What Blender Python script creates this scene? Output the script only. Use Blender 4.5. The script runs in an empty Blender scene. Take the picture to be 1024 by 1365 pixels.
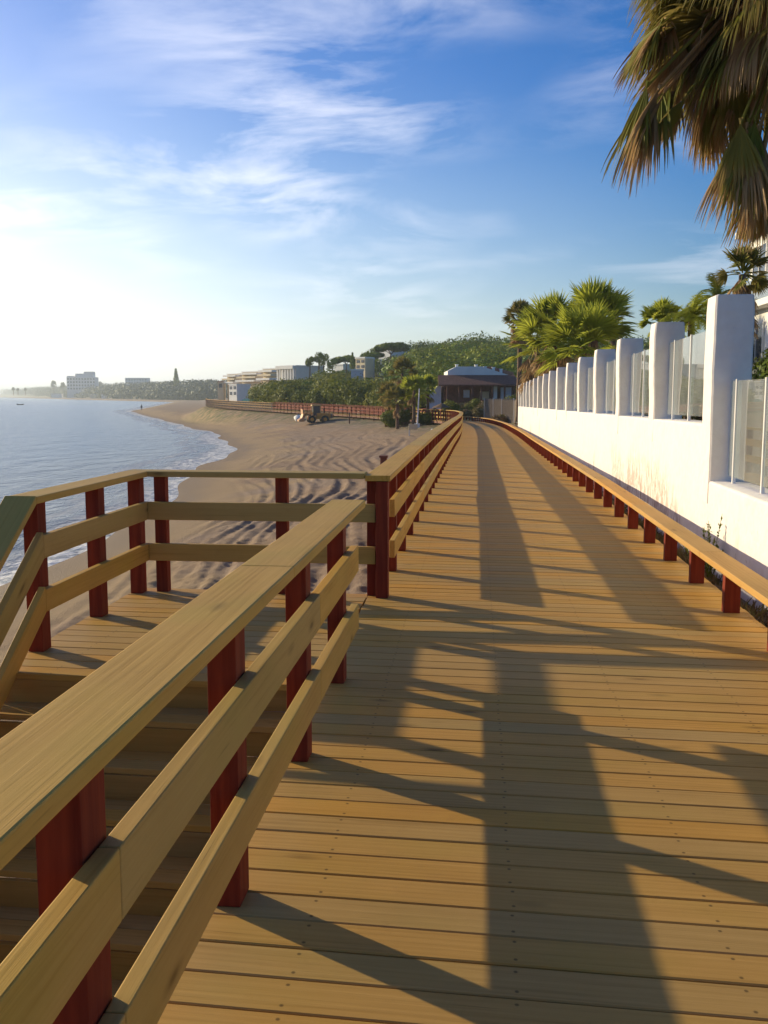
import bpy, math, random
import numpy as np
from mathutils import Vector, Matrix
random.seed(7); RNG = np.random.default_rng(7)
R = math.radians
SC = bpy.context.scene
COL = SC.collection

# ---------------------------------------------------------------- camera
EYE, FPX, CX, CY, HOR = 1.6, 1280.0, 512.0, 682.5, 527.0
PIT = math.atan((CY - HOR) / FPX)
YAW = math.atan(124 * math.cos(PIT) / FPX)
cam_d = bpy.data.cameras.new("camera"); cam = bpy.data.objects.new("camera", cam_d); COL.objects.link(cam)
cam.location = (0, 0, EYE); cam.rotation_euler = (math.pi / 2 - PIT, 0, YAW)
cam_d.sensor_fit = 'HORIZONTAL'; cam_d.sensor_width = 36.0; cam_d.lens = 36.0 * FPX / 1024.0
cam_d.clip_start = 0.05; cam_d.clip_end = 60000
SC.camera = cam
SC.render.resolution_x = 768; SC.render.resolution_y = 1024
_fw = Vector((-math.sin(YAW) * math.cos(PIT), math.cos(YAW) * math.cos(PIT), -math.sin(PIT)))
_rt = Vector((math.cos(YAW), math.sin(YAW), 0)); _up = _rt.cross(_fw)
def at(px, py, d):          # measured photo position + distance -> point of the place
    return Vector((0, 0, EYE)) + (_fw * FPX + _rt * (px - CX) + _up * (CY - py)) * (d / FPX)

# ---------------------------------------------------------------- light
SUN_EL = R(15.5); SUN_DIR = Vector((-0.859 * math.cos(SUN_EL), 0.512 * math.cos(SUN_EL), math.sin(SUN_EL))).normalized()
sun_d = bpy.data.lights.new("sun", 'SUN'); sun_d.energy = 3.8; sun_d.angle = R(0.6); sun_d.color = (1.0, 0.85, 0.54)
sun = bpy.data.objects.new("sun", sun_d); COL.objects.link(sun); sun.location = (-30, 20, 30)
sun.rotation_euler = SUN_DIR.to_track_quat('Z', 'Y').to_euler()
SC.view_settings.view_transform = 'Standard'; SC.view_settings.look = 'None'
SC.view_settings.exposure = 0.68; SC.view_settings.gamma = 1.0
world = bpy.data.worlds.new("World"); SC.world = world; world.use_nodes = True

class NT:
    def __init__(s, tree): s.t = tree; s.n = tree.nodes; s.l = tree.links
    def new(s, typ, **kw):
        n = s.n.new(typ)
        for k, v in kw.items():
            if k in ('ins',):
                for a, b in v.items():
                    sock = n.inputs[a]
                    if hasattr(b, 'is_output'): s.l.new(b, sock)
                    else: sock.default_value = b
            else: setattr(n, k, v)
        return n
    def math(s, op, a, b=None, c=None, clamp=False):
        n = s.n.new('ShaderNodeMath'); n.operation = op; n.use_clamp = clamp
        for i, v in enumerate((a, b, c)):
            if v is None: continue
            if hasattr(v, 'is_output'): s.l.new(v, n.inputs[i])
            else: n.inputs[i].default_value = v
        return n.outputs[0]
    def vmath(s, op, a, b=None):
        n = s.n.new('ShaderNodeVectorMath'); n.operation = op
        for i, v in enumerate((a, b)):
            if v is None: continue
            if hasattr(v, 'is_output'): s.l.new(v, n.inputs[i])
            else: n.inputs[i].default_value = v
        return n
    def mix(s, f, a, b, blend='MIX'):
        n = s.n.new('ShaderNodeMix'); n.data_type = 'RGBA'; n.blend_type = blend
        for idx, v in ((0, f), (6, a), (7, b)):
            if hasattr(v, 'is_output'): s.l.new(v, n.inputs[idx])
            elif idx == 0: n.inputs[0].default_value = v
            else: n.inputs[idx].default_value = (*v[:3], 1)
        return n.outputs[2]
    def ramp(s, f, stops):
        n = s.n.new('ShaderNodeValToRGB'); cr = n.color_ramp
        while len(cr.elements) < len(stops): cr.elements.new(0.5)
        for e, (p, c) in zip(cr.elements, stops):
            e.position = p; e.color = (c, c, c, 1) if not isinstance(c, tuple) else (*c[:3], 1)
        s.l.new(f, n.inputs[0]); return n.outputs[0]
    def noise(s, vec, scale, detail=4, rough=0.55, dist=0.0):
        n = s.n.new('ShaderNodeTexNoise'); n.inputs['Scale'].default_value = scale
        n.inputs['Detail'].default_value = detail; n.inputs['Roughness'].default_value = rough
        n.inputs['Distortion'].default_value = dist
        if vec is not None: s.l.new(vec, n.inputs['Vector'])
        return n.outputs[0]
    def mapping(s, vec, scale=(1, 1, 1), loc=(0, 0, 0), rot=(0, 0, 0)):
        n = s.n.new('ShaderNodeMapping'); n.inputs['Scale'].default_value = scale
        n.inputs['Location'].default_value = loc; n.inputs['Rotation'].default_value = rot
        s.l.new(vec, n.inputs['Vector']); return n.outputs[0]

# sky
w = NT(world.node_tree); w.n.clear()
sky = w.new('ShaderNodeTexSky', sky_type='NISHITA', sun_disc=False)
sky.sun_elevation = SUN_EL; sky.sun_rotation = math.atan2(SUN_DIR.x, SUN_DIR.y)
sky.altitude = 0; sky.air_density = 1.0; sky.dust_density = 1.2; sky.ozone_density = 2.5
tc = w.new('ShaderNodeTexCoord').outputs['Generated']
sep = w.new('ShaderNodeSeparateXYZ', ins={0: tc})
zc = w.math('MAXIMUM', sep.outputs[2], 0.0)
hs = w.new('ShaderNodeHueSaturation', ins={'Saturation': 1.45, 'Value': 1.0, 'Color': w.mix(w.ramp(zc, [(0.04, 0.0), (0.30, 1.0)]), w.mix(1.0, sky.outputs[0], (0.92, 0.99, 1.10), 'MULTIPLY'), w.mix(1.0, sky.outputs[0], (0.86, 0.90, 1.16), 'MULTIPLY'))})
zz = w.math('ADD', zc, 0.16)
pl = w.new('ShaderNodeCombineXYZ', ins={0: w.math('DIVIDE', sep.outputs[0], zz), 1: w.math('DIVIDE', sep.outputs[1], zz), 2: 0.0}).outputs[0]
warp = w.new('ShaderNodeTexNoise', ins={'Vector': pl, 'Scale': 0.6, 'Detail': 2.0})
plw = w.vmath('ADD', pl, w.vmath('SCALE', warp.outputs['Color'], None).outputs[0])
plw.inputs[1].links[0].from_node.inputs['Scale'].default_value = 0.9
p2 = w.mapping(plw.outputs[0], scale=(1.1, 1.6, 1), rot=(0, 0, R(-24)), loc=(1.7, 0.4, 0))
c1 = w.noise(p2, 1.9, 9, 0.60, 0.35)
c2 = w.noise(w.mapping(pl, loc=(5.3, 2.2, 0)), 1.15, 2, 0.5)
cm = w.math('MULTIPLY', w.ramp(c1, [(0.44, 0.0), (0.60, 0.5), (0.76, 0.9)]), w.ramp(c2, [(0.43, 0.0), (0.66, 0.9)]))
sd = w.vmath('DOT_PRODUCT', tc, tuple(Vector((SUN_DIR.x, SUN_DIR.y, 0)).normalized())).outputs['Value']
left = w.ramp(sd, [(0.05, 0.25), (0.62, 1.0)])
cm = w.math('MULTIPLY', w.math('MULTIPLY', cm, left), w.ramp(zc, [(0.03, 0.15), (0.16, 0.85)]))
cloudcol = (11.5, 11.2, 11.6)
skyc = w.mix(cm, hs.outputs[0], cloudcol)
# thin bright veil low in the sky towards the sun
veil = w.math('MULTIPLY', w.ramp(zc, [(0.0, 1.0), (0.11, 0.62), (0.24, 0.26), (0.42, 0.05)]), w.ramp(sd, [(0.30, 0.05), (0.62, 0.36), (0.90, 0.95)]))
skyc = w.mix(veil, skyc, (12.6, 13.1, 13.7))
bg = w.new('ShaderNodeBackground', ins={'Color': skyc, 'Strength': 0.077})
w.new('ShaderNodeOutputWorld', ins={'Surface': bg.outputs[0]})

# ---------------------------------------------------------------- materials
def mat(name):
    m = bpy.data.materials.new(name); m.use_nodes = True; m.node_tree.nodes.clear()
    t = NT(m.node_tree)
    b = t.new('ShaderNodeBsdfPrincipled'); o = t.new('ShaderNodeOutputMaterial', ins={'Surface': b.outputs[0]})
    return m, t, b, o
def bump(t, b, h, strength=0.5, dist=0.01):
    n = t.new('ShaderNodeBump', ins={'Height': h, 'Strength': strength, 'Distance': dist}); t.l.new(n.outputs[0], b.inputs['Normal']); return n
def simple(name, col, rough=0.7, var=0.25, scale=3.0, metal=0.0, bmp=0.0):
    m, t, b, o = mat(name)
    tcn = t.new('ShaderNodeTexCoord').outputs['Object']
    n = t.noise(tcn, scale, 5)
    lo = tuple(c * (1 - var) for c in col); hi = tuple(min(1, c * (1 + var)) for c in col)
    c = t.mix(t.ramp(n, [(0.3, 0.0), (0.7, 1.0)]), lo, hi); t.l.new(c, b.inputs['Base Color'])
    b.inputs['Roughness'].default_value = rough; b.inputs['Metallic'].default_value = metal
    if bmp: bump(t, b, t.noise(tcn, scale * 8, 4), bmp, 0.01)
    return m
def wood(name, dark, mid, light, green=(0.2, 0.22, 0.08), gamt=0.3, screws=0, rough=0.62, redgap=0.0):
    m, t, b, o = mat(name)
    wc = t.new('ShaderNodeAttribute', attribute_name='wc').outputs['Vector']
    rid = t.new('ShaderNodeAttribute', attribute_name='rid').outputs['Fac']
    # grain: fine streaks + cathedral rings distorted by noise
    s1 = t.noise(t.mapping(wc, scale=(1.8, 78, 78)), 1.0, 5, 0.66, 0.5)
    s2 = t.noise(t.mapping(wc, scale=(0.9, 9, 9)), 1.0, 3, 0.5, 0.6)
    wv = t.new('ShaderNodeTexWave', wave_type='BANDS', bands_direction='Y', ins={'Vector': t.mapping(wc, scale=(0.35, 11, 11)), 'Scale': 1.0, 'Distortion': 15.0, 'Detail': 2.5, 'Detail Scale': 0.45, 'Detail Roughness': 0.55})
    big = t.noise(t.mapping(wc, scale=(1.3, 2.2, 2.2)), 1.0, 3, 0.5)
    f = t.math('ADD', t.math('MULTIPLY', s1, 0.46), t.math('MULTIPLY', wv.outputs['Fac'], 0.09))
    f = t.math('ADD', f, t.math('MULTIPLY', s2, 0.36))
    c = t.mix(t.ramp(f, [(0.28, 0.0), (0.66, 1.0)]), mid, light)
    c = t.mix(t.ramp(f, [(0.18, 0.75), (0.40, 0.0)]), c, dark)
    c = t.mix(t.math('MULTIPLY', t.ramp(big, [(0.48, 0.0), (0.70, 1.0)]), gamt), c, green)
    # knots
    vor = t.new('ShaderNodeTexVoronoi', feature='F1', ins={'Vector': t.mapping(wc, scale=(2.2, 7.0, 7.0)), 'Scale': 1.0, 'Randomness': 1.0})
    kn = t.ramp(vor.outputs['Distance'], [(0.05, 1.0), (0.11, 0.40), (0.20, 0.0)])
    kmask = t.math('GREATER_THAN', t.new('ShaderNodeSeparateColor', ins={0: vor.outputs['Color']}).outputs[0], 0.62)
    kn = t.math('MULTIPLY', kn, kmask)
    c = t.mix(t.math('MULTIPLY', kn, 0.72), c, tuple(x * 0.42 for x in dark))
    # fine dark checks running with the grain
    ck = t.noise(t.mapping(wc, scale=(3.0, 120, 120)), 1.0, 2, 0.5)
    c = t.mix(t.ramp(ck, [(0.70, 0.0), (0.80, 0.45)]), c, tuple(x * 0.4 for x in dark))
    h = t.new('ShaderNodeHueSaturation', ins={'Hue': t.math('MULTIPLY_ADD', rid, -0.010, 0.505), 'Saturation': t.math('MULTIPLY_ADD', rid, 0.12, 0.98), 'Value': t.math('MULTIPLY_ADD', rid, 0.20, 0.90), 'Color': c})
    PW = t.new('ShaderNodeNewGeometry').outputs['Position']
    c = t.mix(t.math('MULTIPLY', t.ramp(t.noise(PW, 1.3, 6, .65), [(.42, 0.), (.72, 1.)]), .20), h.outputs[0], tuple(x * .55 for x in mid))
    c = t.mix(t.math('MULTIPLY', t.ramp(t.noise(PW, 9.0, 4, .7), [(.60, 0.), (.78, 1.)]), .22), c, dark)
    if screws:
        gx = t.new('ShaderNodeAttribute', attribute_name='sc').outputs['Vector']
        sx = t.new('ShaderNodeSeparateXYZ', ins={0: gx})
        fx = t.math('SUBTRACT', t.math('MODULO', t.math('ADD', sx.outputs[0], 100.0 + 0.39), 0.62), 0.31)
        fy = t.math('SUBTRACT', t.math('ABSOLUTE', sx.outputs[1]), 0.045)
        d2 = t.math('SQRT', t.math('ADD', t.math('MULTIPLY', fx, fx), t.math('MULTIPLY', fy, fy)))
        c = t.mix(t.ramp(d2, [(0.0035, 0.75), (0.0065, 0.0)]), c, (0.05, 0.03, 0.014))
    t.l.new(c, b.inputs['Base Color'])
    b.inputs['Roughness'].default_value = rough; b.inputs['Specular IOR Level'].default_value = 0.10
    hgt = t.math('SUBTRACT', t.math('ADD', t.math('MULTIPLY', s1, 0.7), t.math('MULTIPLY', wv.outputs['Fac'], 0.1)), t.math('MULTIPLY', kn, 0.6))
    bump(t, b, hgt, 0.35, 0.004)
    return m

M_DECK = wood('deck boards', (0.26, 0.132, 0.036), (0.43, 0.242, 0.070), (0.55, 0.325, 0.105), gamt=0.30, green=(0.38, 0.265, 0.058), screws=1)
M_RAIL = wood('treated pine', (0.29, 0.158, 0.040), (0.465, 0.280, 0.078), (0.57, 0.360, 0.115), gamt=0.45, green=(0.40, 0.305, 0.064))
M_KERB = wood('orange pine', (0.29, 0.140, 0.042), (0.45, 0.25, 0.080), (0.56, 0.335, 0.125), gamt=0.12, green=(0.38, 0.30, 0.06))
M_PALE = simple('pale timber', (0.55, 0.40, 0.26), 0.8)  # pale tone for the slats of the farthest railing
def red_paint():
    m, t, b, o = mat('red brown wood stain')
    wc = t.new('ShaderNodeAttribute', attribute_name='wc').outputs['Vector']
    s = t.noise(t.mapping(wc, scale=(2.0, 30, 30)), 1.0, 5, 0.6, 0.2)
    v = t.noise(t.mapping(wc, scale=(1.4, 3, 3)), 1.0, 3)
    c = t.mix(t.ramp(s, [(0.3, 0.0), (0.7, 1.0)]), (0.13, 0.015, 0.006), (0.25, 0.040, 0.014))
    c = t.mix(t.ramp(v, [(0.4, 0.0), (0.75, 0.5)]), c, (0.15, 0.022, 0.014))
    t.l.new(c, b.inputs['Base Color']); b.inputs['Roughness'].default_value = 0.7; b.inputs['Specular IOR Level'].default_value = 0.12
    bump(t, b, s, 0.5, 0.004); return m
M_RED = red_paint()
def plaster():
    m, t, b, o = mat('white painted render')
    P = t.new('ShaderNodeNewGeometry').outputs['Position']; s = t.new('ShaderNodeSeparateXYZ', ins={0: P})
    fine = t.noise(P, 9.0, 6, 0.6); blot = t.noise(P, 1.1, 3)
    c = t.mix(t.ramp(fine, [(0.35, 0.0), (0.7, 1.0)]), (0.79, 0.715, 0.66), (0.85, 0.78, 0.725))
    c = t.mix(t.math('MULTIPLY', t.ramp(blot, [(0.55, 0.0), (0.8, 1.0)]), 0.25), c, (0.66, 0.60, 0.52))
    # rusty damp runs and blistered paint on the low part of the wall
    st = t.noise(t.mapping(P, scale=(1, 7.0, 2.8)), 1.5, 7, 0.78, 0.8)
    reg = t.math('ADD', t.noise(t.mapping(P, scale=(1, 0.7, 0.6), loc=(0, 0.55, 0.3)), 1.0, 3), t.ramp(t.math('DIVIDE', t.math('ABSOLUTE', t.math('SUBTRACT', s.outputs[1], 13.8)), 8.0), [(0.0, 0.34), (0.30, 0.16), (0.5, 0.0)]))
    low = t.ramp(t.math('MULTIPLY_ADD', s.outputs[2], 0.5, 0.3), [(0.28, 1.0), (0.52, 0.8), (0.72, 0.10), (0.95, 0.0)])
    stm = t.math('MULTIPLY', t.math('MULTIPLY', t.ramp(st, [(0.47, 0.0), (0.54, 1.0)]), t.ramp(reg, [(0.56, 0.0), (0.70, 1.0)])), low)
    c = t.mix(t.math('MULTIPLY', stm, 0.75), c, (0.30, 0.16, 0.09))
    spl = t.noise(t.mapping(P, scale=(1, 1, 0.6)), 26.0, 2, 0.6)
    c = t.mix(t.math('MULTIPLY', t.math('MULTIPLY', t.ramp(spl, [(0.66, 0.0), (0.72, 1.0)]), low), 0.5), c, (0.42, 0.30, 0.22))
    t.l.new(c, b.inputs['Base Color']); b.inputs['Roughness'].default_value = 0.9; b.inputs['Specular IOR Level'].default_value = 0.1
    bump(t, b, t.math('ADD', t.noise(P, 14, 5, 0.6), t.math('MULTIPLY', blot, 3.0)), 0.35, 0.02); return m
M_WALL = plaster()
M_CONC = simple('grey concrete', (0.36, 0.31, 0.28), 0.9, 0.2, 6, bmp=0.5)
M_WMETAL = simple('white metal', (0.78, 0.74, 0.70), 0.35, 0.05)
M_WHITE = simple('white house paint', (0.78, 0.75, 0.70), 0.8, 0.06, 1.0)
M_CREAM = simple('cream house paint', (0.66, 0.53, 0.33), 0.8, 0.1, 0.5)
M_DARKW = simple('dark window', (0.05, 0.055, 0.07), 0.2, 0.2)
M_SHADEW = simple('shaded white facade', (0.58, 0.56, 0.60), 0.8, 0.08)  # white house walls with the blue-grey of their shaded side put into the colour
M_TILE = simple('terracotta tiles', (0.36, 0.14, 0.08), 0.8, 0.3, 4)
M_THATCH = simple('brown thatch', (0.17, 0.065, 0.04), 0.95, 0.35, 5, bmp=0.8)
M_BROWN = simple('brown timber', (0.17, 0.06, 0.035), 0.8, 0.3, 4)
M_TARP = simple('green netting', (0.09, 0.30, 0.20), 0.8, 0.3, 1.5)
M_ORANGE = simple('orange machine paint', (0.80, 0.30, 0.04), 0.55, 0.3, 2.0)
M_BLACK = simple('black rubber', (0.02, 0.02, 0.02), 0.8, 0.2)
M_STEEL = simple('worn steel', (0.42, 0.22, 0.10), 0.6, 0.4, 3, metal=0.2)
M_BLUE = simple('dark blue car paint', (0.03, 0.05, 0.11), 0.25, 0.1)
M_YELLOW = simple('ochre paint', (0.55, 0.32, 0.10), 0.6, 0.15)
M_STONE = simple('pale stone', (0.50, 0.42, 0.33), 0.9, 0.3, 8, bmp=0.5)
M_SKIN = simple('skin', (0.45, 0.27, 0.18), 0.6); M_CLOTH = simple('dark clothing', (0.03, 0.035, 0.06), 0.9)
def glass():
    m, t, b, o = mat('fence glass')
    t.n.remove(b)
    P = t.new('ShaderNodeNewGeometry').outputs['Position']
    tr = t.new('ShaderNodeBsdfTransparent', ins={'Color': (0.80, 0.88, 0.85, 1)})
    gl = t.new('ShaderNodeBsdfGlossy', ins={'Color': (1, 1, 1, 1), 'Roughness': 0.02})
    df = t.new('ShaderNodeBsdfDiffuse', ins={'Color': (0.66, 0.70, 0.68, 1)})
    fr = t.new('ShaderNodeFresnel', ins={'IOR': 1.55})
    milky = t.ramp(t.noise(P, 2.2, 5, 0.6), [(0.3, 0.20), (0.75, 0.36)])  # noise-varied share of pale diffuse mixed over the clear glass
    a = t.new('ShaderNodeMixShader', ins={0: milky, 1: tr.outputs[0], 2: df.outputs[0]})
    f2 = t.new('ShaderNodeMixShader', ins={0: t.math('MULTIPLY_ADD', fr.outputs[0], 1.2, 0.02, clamp=True), 1: a.outputs[0], 2: gl.outputs[0]})
    t.l.new(f2.outputs[0], o.inputs['Surface']); return m
M_GLASS = glass()
def leafmat(name, a, b_, c_, scale=1.5, trans=0.25):
    m, t, b, o = mat(name)
    P = t.new('ShaderNodeNewGeometry').outputs['Position']
    rid = t.new('ShaderNodeAttribute', attribute_name='rid').outputs['Fac']
    n = t.noise(P, scale, 3)
    c = t.mix(t.ramp(n, [(0.35, 0.0), (0.65, 1.0)]), a, b_)
    c = t.mix(t.ramp(rid, [(0.45, 0.0), (1.0, 0.85)]), c, c_)
    t.l.new(c, b.inputs['Base Color']); b.inputs['Roughness'].default_value = 0.55; b.inputs['Specular IOR Level'].default_value = 0.08
    tl = t.new('ShaderNodeBsdfTranslucent'); t.l.new(t.mix(0.5, c, c_), tl.inputs['Color'])
    mx = t.new('ShaderNodeMixShader', ins={0: trans, 1: b.outputs[0], 2: tl.outputs[0]}); t.l.new(mx.outputs[0], o.inputs['Surface'])
    return m
M_WOODS = leafmat('pine wood foliage', (0.045, 0.10, 0.008), (0.15, 0.225, 0.012), (0.36, 0.36, 0.022), 0.05, 0.10)
M_BUSH = leafmat('bush leaves', (0.06, 0.10, 0.012), (0.14, 0.18, 0.02), (0.28, 0.26, 0.04), 0.3, 0.25)
M_FARF = leafmat('far coast foliage', (0.05, 0.07, 0.04), (0.08, 0.10, 0.05), (0.10, 0.12, 0.06), 0.02, 0.1)
M_PALMG = leafmat('green palm leaf', (0.19, 0.25, 0.022), (0.32, 0.37, 0.032), (0.50, 0.48, 0.07), 1.0, 0.5)
M_PALMN = leafmat('olive palm leaf', (0.12, 0.14, 0.02), (0.23, 0.22, 0.032), (0.48, 0.32, 0.13), 2.0, 0.25)
M_DEAD = leafmat('dead palm leaf', (0.25, 0.14, 0.06), (0.42, 0.26, 0.115), (0.62, 0.43, 0.22), 2.0, 0.25)
M_DRY = leafmat('dry brush', (0.17, 0.10, 0.05), (0.26, 0.17, 0.08), (0.20, 0.20, 0.06), 0.8, 0.2)
M_TRUNK = simple('palm trunk', (0.17, 0.10, 0.06), 0.95, 0.4, 6, bmp=1.0)
M_BARK = simple('tree bark', (0.12, 0.07, 0.045), 0.95, 0.3, 4)
M_REED = simple('grey reed screen', (0.27, 0.22, 0.18), 0.95, 0.3, 20, bmp=0.8)

# ---------------------------------------------------------------- mesh helpers
class MB:
    def __init__(s): s.v = []; s.f = []; s.wc = []; s.rid = []; s.sc = []
    def add(s, vs, fs, wc=None, rid=0.5, sc=None):
        k = len(s.v); s.v += [tuple(v) for v in vs]; s.f += [tuple(i + k for i in f) for f in fs]
        s.wc += [tuple(a) for a in (wc if wc is not None else vs)]
        s.rid += [rid] * len(vs) if np.isscalar(rid) else list(rid)
        s.sc += [tuple(a) for a in sc] if sc is not None else [(9, 9, 9)] * len(vs)
    def board(s, p0, p1, W, T, rid=None, slab=1):
        """box whose bottom-centre line runs p0->p1, width vector W (full), thickness vector T (full); board coordinates stored"""
        p0, p1, W, T = Vector(p0), Vector(p1), Vector(W), Vector(T); L = (p1 - p0).length
        o = RNG.random(3) * 40; r = float(RNG.random()) if rid is None else rid
        vs = []; wc = []
        for e, (p, l) in enumerate(((p0, 0.0), (p1, L))):
            for a, b in ((-.5, 0), (.5, 0), (.5, 1), (-.5, 1)):
                vs.append(p + W * a + T * b); wc.append((l + o[0], a * W.length + o[1], b * T.length + o[2]))
        s.add(vs, [(0, 1, 2, 3), (7, 6, 5, 4), (0, 4, 5, 1), (1, 5, 6, 2), (2, 6, 7, 3), (3, 7, 4, 0)], wc, r)
    def box(s, lo, hi, rid=None):
        (x0, y0, z0), (x1, y1, z1) = lo, hi
        s.board(((x0 + x1) / 2, (y0 + y1) / 2, z0), ((x0 + x1) / 2, (y0 + y1) / 2, z1), (x1 - x0, 0, 0), (0, 0, 0)) if False else None
        o = RNG.random(3) * 40; r = float(RNG.random()) if rid is None else rid
        vs = [(x, y, z) for z in (z0, z1) for x, y in ((x0, y0), (x1, y0), (x1, y1), (x0, y1))]
        wc = [(z + o[0], x + o[1], y + o[2]) for x, y, z in vs]
        s.add(vs, [(3, 2, 1, 0), (4, 5, 6, 7), (0, 1, 5, 4), (1, 2, 6, 5), (2, 3, 7, 6), (3, 0, 4, 7)], wc, r)
    def tube(s, pts, rad, n=8, cap=True, rid=0.5):
        pts = [Vector(p) for p in pts]; vs = []; m = len(pts)
        for i, p in enumerate(pts):
            d = (pts[min(i + 1, m - 1)] - pts[max(i - 1, 0)]).normalized()
            a = d.cross(Vector((0, 0, 1))) if abs(d.z) < .95 else d.cross(Vector((1, 0, 0)))
            a.normalize(); b = d.cross(a); r = rad[i] if hasattr(rad, '__len__') else rad
            vs += [p + (a * math.cos(2 * math.pi * k / n) + b * math.sin(2 * math.pi * k / n)) * r for k in range(n)]
        fs = [(i * n + k, i * n + (k + 1) % n, (i + 1) * n + (k + 1) % n, (i + 1) * n + k) for i in range(m - 1) for k in range(n)]
        if cap: fs += [tuple(range(n))[::-1], tuple(range((m - 1) * n, m * n))]
        s.add(vs, fs, rid=rid)
    def prism(s, outline, h0, h1, axis='z'):
        n = len(outline)
        def P(a, b, h): return (a, b, h) if axis == 'z' else ((a, h, b) if axis == 'y' else (h, a, b))
        vs = [P(a, b, h0) for a, b in outline] + [P(a, b, h1) for a, b in outline]
        s.add(vs, [tuple(range(n))[::-1], tuple(range(n, 2 * n))] + [(i, (i + 1) % n, n + (i + 1) % n, n + i) for i in range(n)])
    def build(s, name, m, parent=None, bevel=0, smooth=False, seg=2):
        me = bpy.data.meshes.new(name); me.from_pydata(s.v, [], s.f); me.validate(); 
        if len(me.vertices) == len(s.v):
            a = me.attributes.new('wc', 'FLOAT_VECTOR', 'POINT'); a.data.foreach_set('vector', np.array(s.wc, 'f').ravel())
            a = me.attributes.new('sc', 'FLOAT_VECTOR', 'POINT'); a.data.foreach_set('vector', np.array(s.sc, 'f').ravel())
            a = me.attributes.new('rid', 'FLOAT', 'POINT'); a.data.foreach_set('value', np.array(s.rid, 'f'))
        me.materials.append(m)
        o = bpy.data.objects.new(name, me); COL.objects.link(o)
        if parent: o.parent = parent
        if bevel:
            b = o.modifiers.new('bevel', 'BEVEL'); b.width = bevel; b.segments = seg; b.limit_method = 'ANGLE'; b.angle_limit = R(40)
        if smooth: me.polygons.foreach_set('use_smooth', [True] * len(me.polygons))
        return o
def npmesh(name, V, F, m, parent=None, smooth=False, attrs=None, vattrs=None):
    me = bpy.data.meshes.new(name); V = np.asarray(V, 'f'); F = np.asarray(F, 'i'); n = F.shape[1]
    me.vertices.add(len(V)); me.vertices.foreach_set('co', V.ravel())
    me.loops.add(F.size); me.loops.foreach_set('vertex_index', F.ravel())
    me.polygons.add(len(F)); me.polygons.foreach_set('loop_start', np.arange(len(F), dtype='i') * n)
    me.update(calc_edges=True)
    for k, a in (attrs or {}).items():
        t = me.attributes.new(k, 'FLOAT', 'POINT'); t.data.foreach_set('value', np.asarray(a, 'f'))
    me.materials.append(m)
    if smooth: me.polygons.foreach_set('use_smooth', [True] * len(F))
    o = bpy.data.objects.new(name, me); COL.objects.link(o)
    if parent: o.parent = parent
    return o
def thing(name, label, cat, loc=(0, 0, 0), rz=0, group=None):
    o = bpy.data.objects.new(name, None); COL.objects.link(o); o.location = loc; o.rotation_euler = (0, 0, rz)
    o['label'] = label; o['category'] = cat
    if group: o['group'] = group
    return o
def tag(o, label, cat, group=None, kind=None):
    o['label'] = label; o['category'] = cat
    if group: o['group'] = group
    if kind: o['kind'] = kind
    return o
def struct(o, label=None):
    o['kind'] = 'structure'
    if label: o['label'] = label
    return o
def dup(root, loc, rz, sc, label, group=None):
    r = root.copy(); COL.objects.link(r); r.location = loc; r.rotation_euler = (0, 0, rz); r.scale = (sc,) * 3 if np.isscalar(sc) else sc
    r['label'] = label
    if group: r['group'] = group
    for ch in list(root.children):
        c = ch.copy(); COL.objects.link(c); c.parent = r
        for g in list(ch.children):
            d = g.copy(); COL.objects.link(d); d.parent = c
    return r

# ---------------------------------------------------------------- layout of the walkway
PTS = [(0.6, -4), (0.6, 10), (0.6, 30), (0.6, 45), (0.25, 65), (-0.75, 80), (-2.3, 88), (-5.2, 96), (-9, 104), (-13.5, 112), (-26, 131), (-45, 164), (-50.5, 188), (-52, 225), (-55, 262), (-60, 330)]
def spline(pts, step):
    pts = [Vector(p) for p in pts]; out = []
    for i in range(len(pts) - 1):
        p0 = pts[max(i - 1, 0)]; p1, p2 = pts[i], pts[i + 1]; p3 = pts[min(i + 2, len(pts) - 1)]
        t0 = 0; t1 = (p1 - p0).length ** .5 or 1e-3; t2 = t1 + (p2 - p1).length ** .5; t3 = t2 + ((p3 - p2).length ** .5 or 1e-3)
        n = max(2, int((p2 - p1).length / 0.25))
        for k in range(n):
            t = t1 + (t2 - t1) * k / n
            if i == 0: out.append(p1.lerp(p2, k / n)); continue
            a1 = p0 * ((t1 - t) / (t1 - t0)) + p1 * ((t - t0) / (t1 - t0)); a2 = p1 * ((t2 - t) / (t2 - t1)) + p2 * ((t - t1) / (t2 - t1))
            a3 = (p2 * ((t3 - t) / (t3 - t2)) + p3 * ((t - t2) / (t3 - t2))) if i < len(pts) - 2 else p2
            b1 = a1 * ((t2 - t) / (t2 - t0)) + a2 * ((t - t0) / (t2 - t0)); b2 = a2 * ((t3 - t) / (t3 - t1)) + a3 * ((t - t1) / (t3 - t1)) if i < len(pts) - 2 else a2.lerp(p2, (t - t1) / (t2 - t1))
            out.append(b1 * ((t2 - t) / (t2 - t1)) + b2 * ((t - t1) / (t2 - t1)))
    out.append(pts[-1]); P = np.array([(p.x, p.y) for p in out])
    S = np.concatenate([[0], np.cumsum(np.hypot(*np.diff(P, axis=0).T))])
    s = np.arange(0, S[-1], step); return s, np.interp(s, S, P[:, 0]), np.interp(s, S, P[:, 1])
PS, PX, PY = spline(PTS, 0.147)
TX, TY = np.gradient(PX), np.gradient(PY); TL = np.hypot(TX, TY); TX /= TL; TY /= TL
def zdeck(y): return -0.009 * max(0.0, y - 15) if y < 100 else -0.765 + 0.011 * (min(y, 190) - 100)
def zdn(y): return np.where(y < 100, -0.009 * np.maximum(0, y - 15), -0.765 + 0.011 * (np.minimum(y, 190) - 100))
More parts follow.
